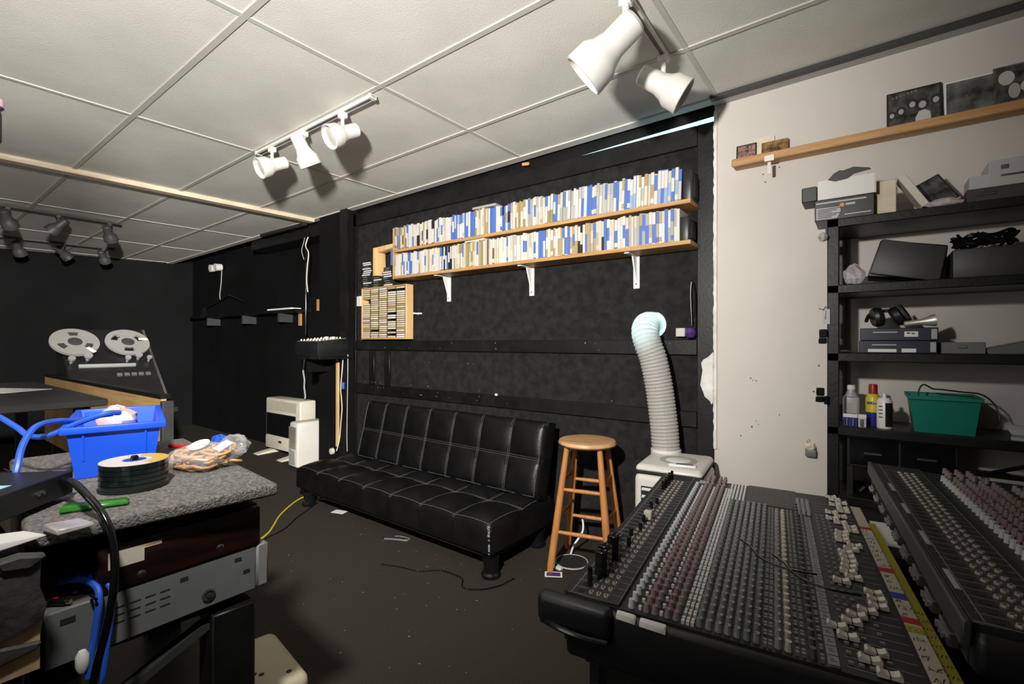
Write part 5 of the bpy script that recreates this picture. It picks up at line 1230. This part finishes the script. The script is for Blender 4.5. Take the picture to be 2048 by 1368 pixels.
# ================================================================== THINGS ON THE FLOOR
single('thin_black_cable', MB().tube([(-2.10, 1.66, .004), (-2.0, 1.70, .004), (-1.88, 1.73, .004), (-1.80, 1.80, .004), (-1.70, 1.81, .004), (-1.64, 1.80, .004), (-1.58, 1.74, .004), (-1.50, 1.78, .004), (-1.45, 1.86, .004), (-1.44, 1.93, .004), (-1.43, 1.96, .008)], .0035, n=7, sub=8), 'black_gloss', 'thin black cable snaking on carpet in front of couch', 'cable', smooth=True)
t = thing('bent_bracket', 'small bent metal bracket on carpet in front of couch', 'bracket', (-2.36, 1.88, .0))
part('bar', MB().tube([(0, 0, .006), (.05, .02, .010), (.13, .06, .008), (.135, .075, .006)], .006, n=8, sub=4), 'grey_plastic', t, smooth=True)
part('screw_head', MB().cyl((0, 0, 0), (0, 0, .012), .008, n=10), 'steel', t)
part('wire_loop', MB().tube([(.135, .075, .006), (.12, .10, .004), (.05, .09, .004), (.02, .07, .004)], .0015, n=5, sub=4), 'grey_light', t)
single('torn_slip', MB().box(-.05, .05, -.03, .03, .0005, .002), 'paper', 'white torn paper slip beneath the couch front edge', 'paper', (-3.0, 2.0, 0), .3)
t = thing('pop_filter', 'round black pop filter with pale rim under stool', 'pop filter', (-1.285, 2.29, .0), -.2)
part('mesh_disc', MB().lathe([(0, .012), (.085, .012), (.085, .008), (0, .008)], 36), 'black_matte', t)
part('rim', MB().tube([(.087*math.cos(a*PI/18), .087*math.sin(a*PI/18), .010) for a in range(37)], .0045, n=8), 'grey_light', t, smooth=True)
part('clamp', MB().box(-.018, .018, -.115, -.09, .0, .016), 'white_plastic', t, bevel=.003, seg=1)
part('gooseneck', MB().tube([(-.06, .06, .012), (-.07, .10, .05), (-.055, .16, .12), (-.075, .18, .19)], .006, n=8, sub=6), 'white_plastic', t, smooth=True)
single('white_strap', MB().hexa([(0, 0, .001), (.09, .03, .001), (.11, .10, .001), (.03, .10, .001), (0, 0, .004), (.09, .03, .004), (.11, .10, .010), (.03, .10, .008)]), 'paper', 'white paper strip beside the round pop filter', 'paper', (-1.235, 2.33, 0), -.6)
t = thing('photo_card', 'small white-edged photo card under the front stool leg', 'card', (-1.30, 2.125, .0), .55)
part('card', MB().box(-.045, .045, -.028, .028, .0, .0015), 'paper', t)
part('picture', MB().box(-.036, .036, -.02, .02, .0015, .002), 'purple', t)
mat('yellow_cord', (.55, .42, .03), .5)
single('yellow_cord', MB().tube([(-2.75, 1.12, .006), (-2.88, 1.32, .006), (-3.0, 1.49, .006), (-3.1, 1.58, .006), (-3.25, 1.70, .006), (-3.38, 1.84, .006), (-3.47, 1.96, .006), (-3.50, 2.05, .006), (-3.44, 2.12, .006), (-3.36, 2.06, .006), (-3.30, 2.10, .01)], .006, n=8, sub=8), 'yellow_cord', 'yellow extension cord running on floor to the couch', 'cord', smooth=True)
single('dark_floor_cord', MB().tube([(-2.7, 1.08, .004), (-2.86, 1.28, .004), (-2.95, 1.47, .004), (-3.0, 1.60, .004), (-3.12, 1.75, .004), (-3.22, 1.9, .004), (-3.3, 2.02, .004)], .004, n=7, sub=6), 'black_gloss', 'dark cord on carpet beside the yellow extension cord', 'cord', smooth=True)
lt = MB(); q = random.Random(31)
for k in range(80):
    x, y = q.uniform(-2.8, -.9), q.uniform(.9, 2.2); s_ = q.uniform(.0012, .0035); lt.box(x, x+s_, y, y+s_*q.uniform(.6, 2), .0005, .0015)
o = link('carpet_lint', lt.mesh('carpet_lint', 'grey_light')); o['kind'] = 'stuff'; o['label'] = 'pale lint and crumbs scattered over the dark carpet'; o['category'] = 'lint'

# ================================================================== BOOM MICROPHONE JUST LEFT OF THE FRAME
mat('pink_foam', (.45, .28, .36), .8)
t = thing('boom_microphone', 'black hanging microphone with pink tip at the left frame edge', 'microphone', (-1.21, -.86, 0))
for k in range(3):
    a = 2*PI*k/3+.4; part('base_leg', MB().tube([(0, 0, .06), (.2*math.cos(a), .2*math.sin(a), .01)], .010, n=8), 'black_gloss', t, smooth=True)
part('pole', MB().cyl((0, 0, .04), (0, 0, 1.86), .011, n=12), 'black_gloss', t, smooth=True)
part('boom_arm', MB().cyl((0, -.25, 1.858), (0, .96, 1.858), .009, n=12), 'black_gloss', t, smooth=True)
part('counterweight', MB().cyl((0, -.33, 1.858), (0, -.25, 1.858), .03, n=16), 'black_gloss', t, smooth=True)
part('shadow_block', MB().box(-.03, .03, .76, 1.045, 1.842, 1.874), 'black_plastic', t, bevel=.006, seg=2)  # added above the view with the arm, to shade the far-left ceiling
part('drop_rod', MB().cyl((0, .978, 1.85), (0, .978, 1.62), .006, n=10), 'black_gloss', t, smooth=True)
part('mic_body', MB().lathe([(0, 1.53), (.016, 1.535), (.021, 1.55), (.021, 1.595), (.019, 1.603)], 20), 'black_matte', t, (0, .978, 0), smooth=True)
part('mic_collar', MB().lathe([(.019, 1.602), (.024, 1.606), (.024, 1.618), (.012, 1.626), (0, 1.627)], 20), 'pink_foam', t, (0, .978, 0), smooth=True)
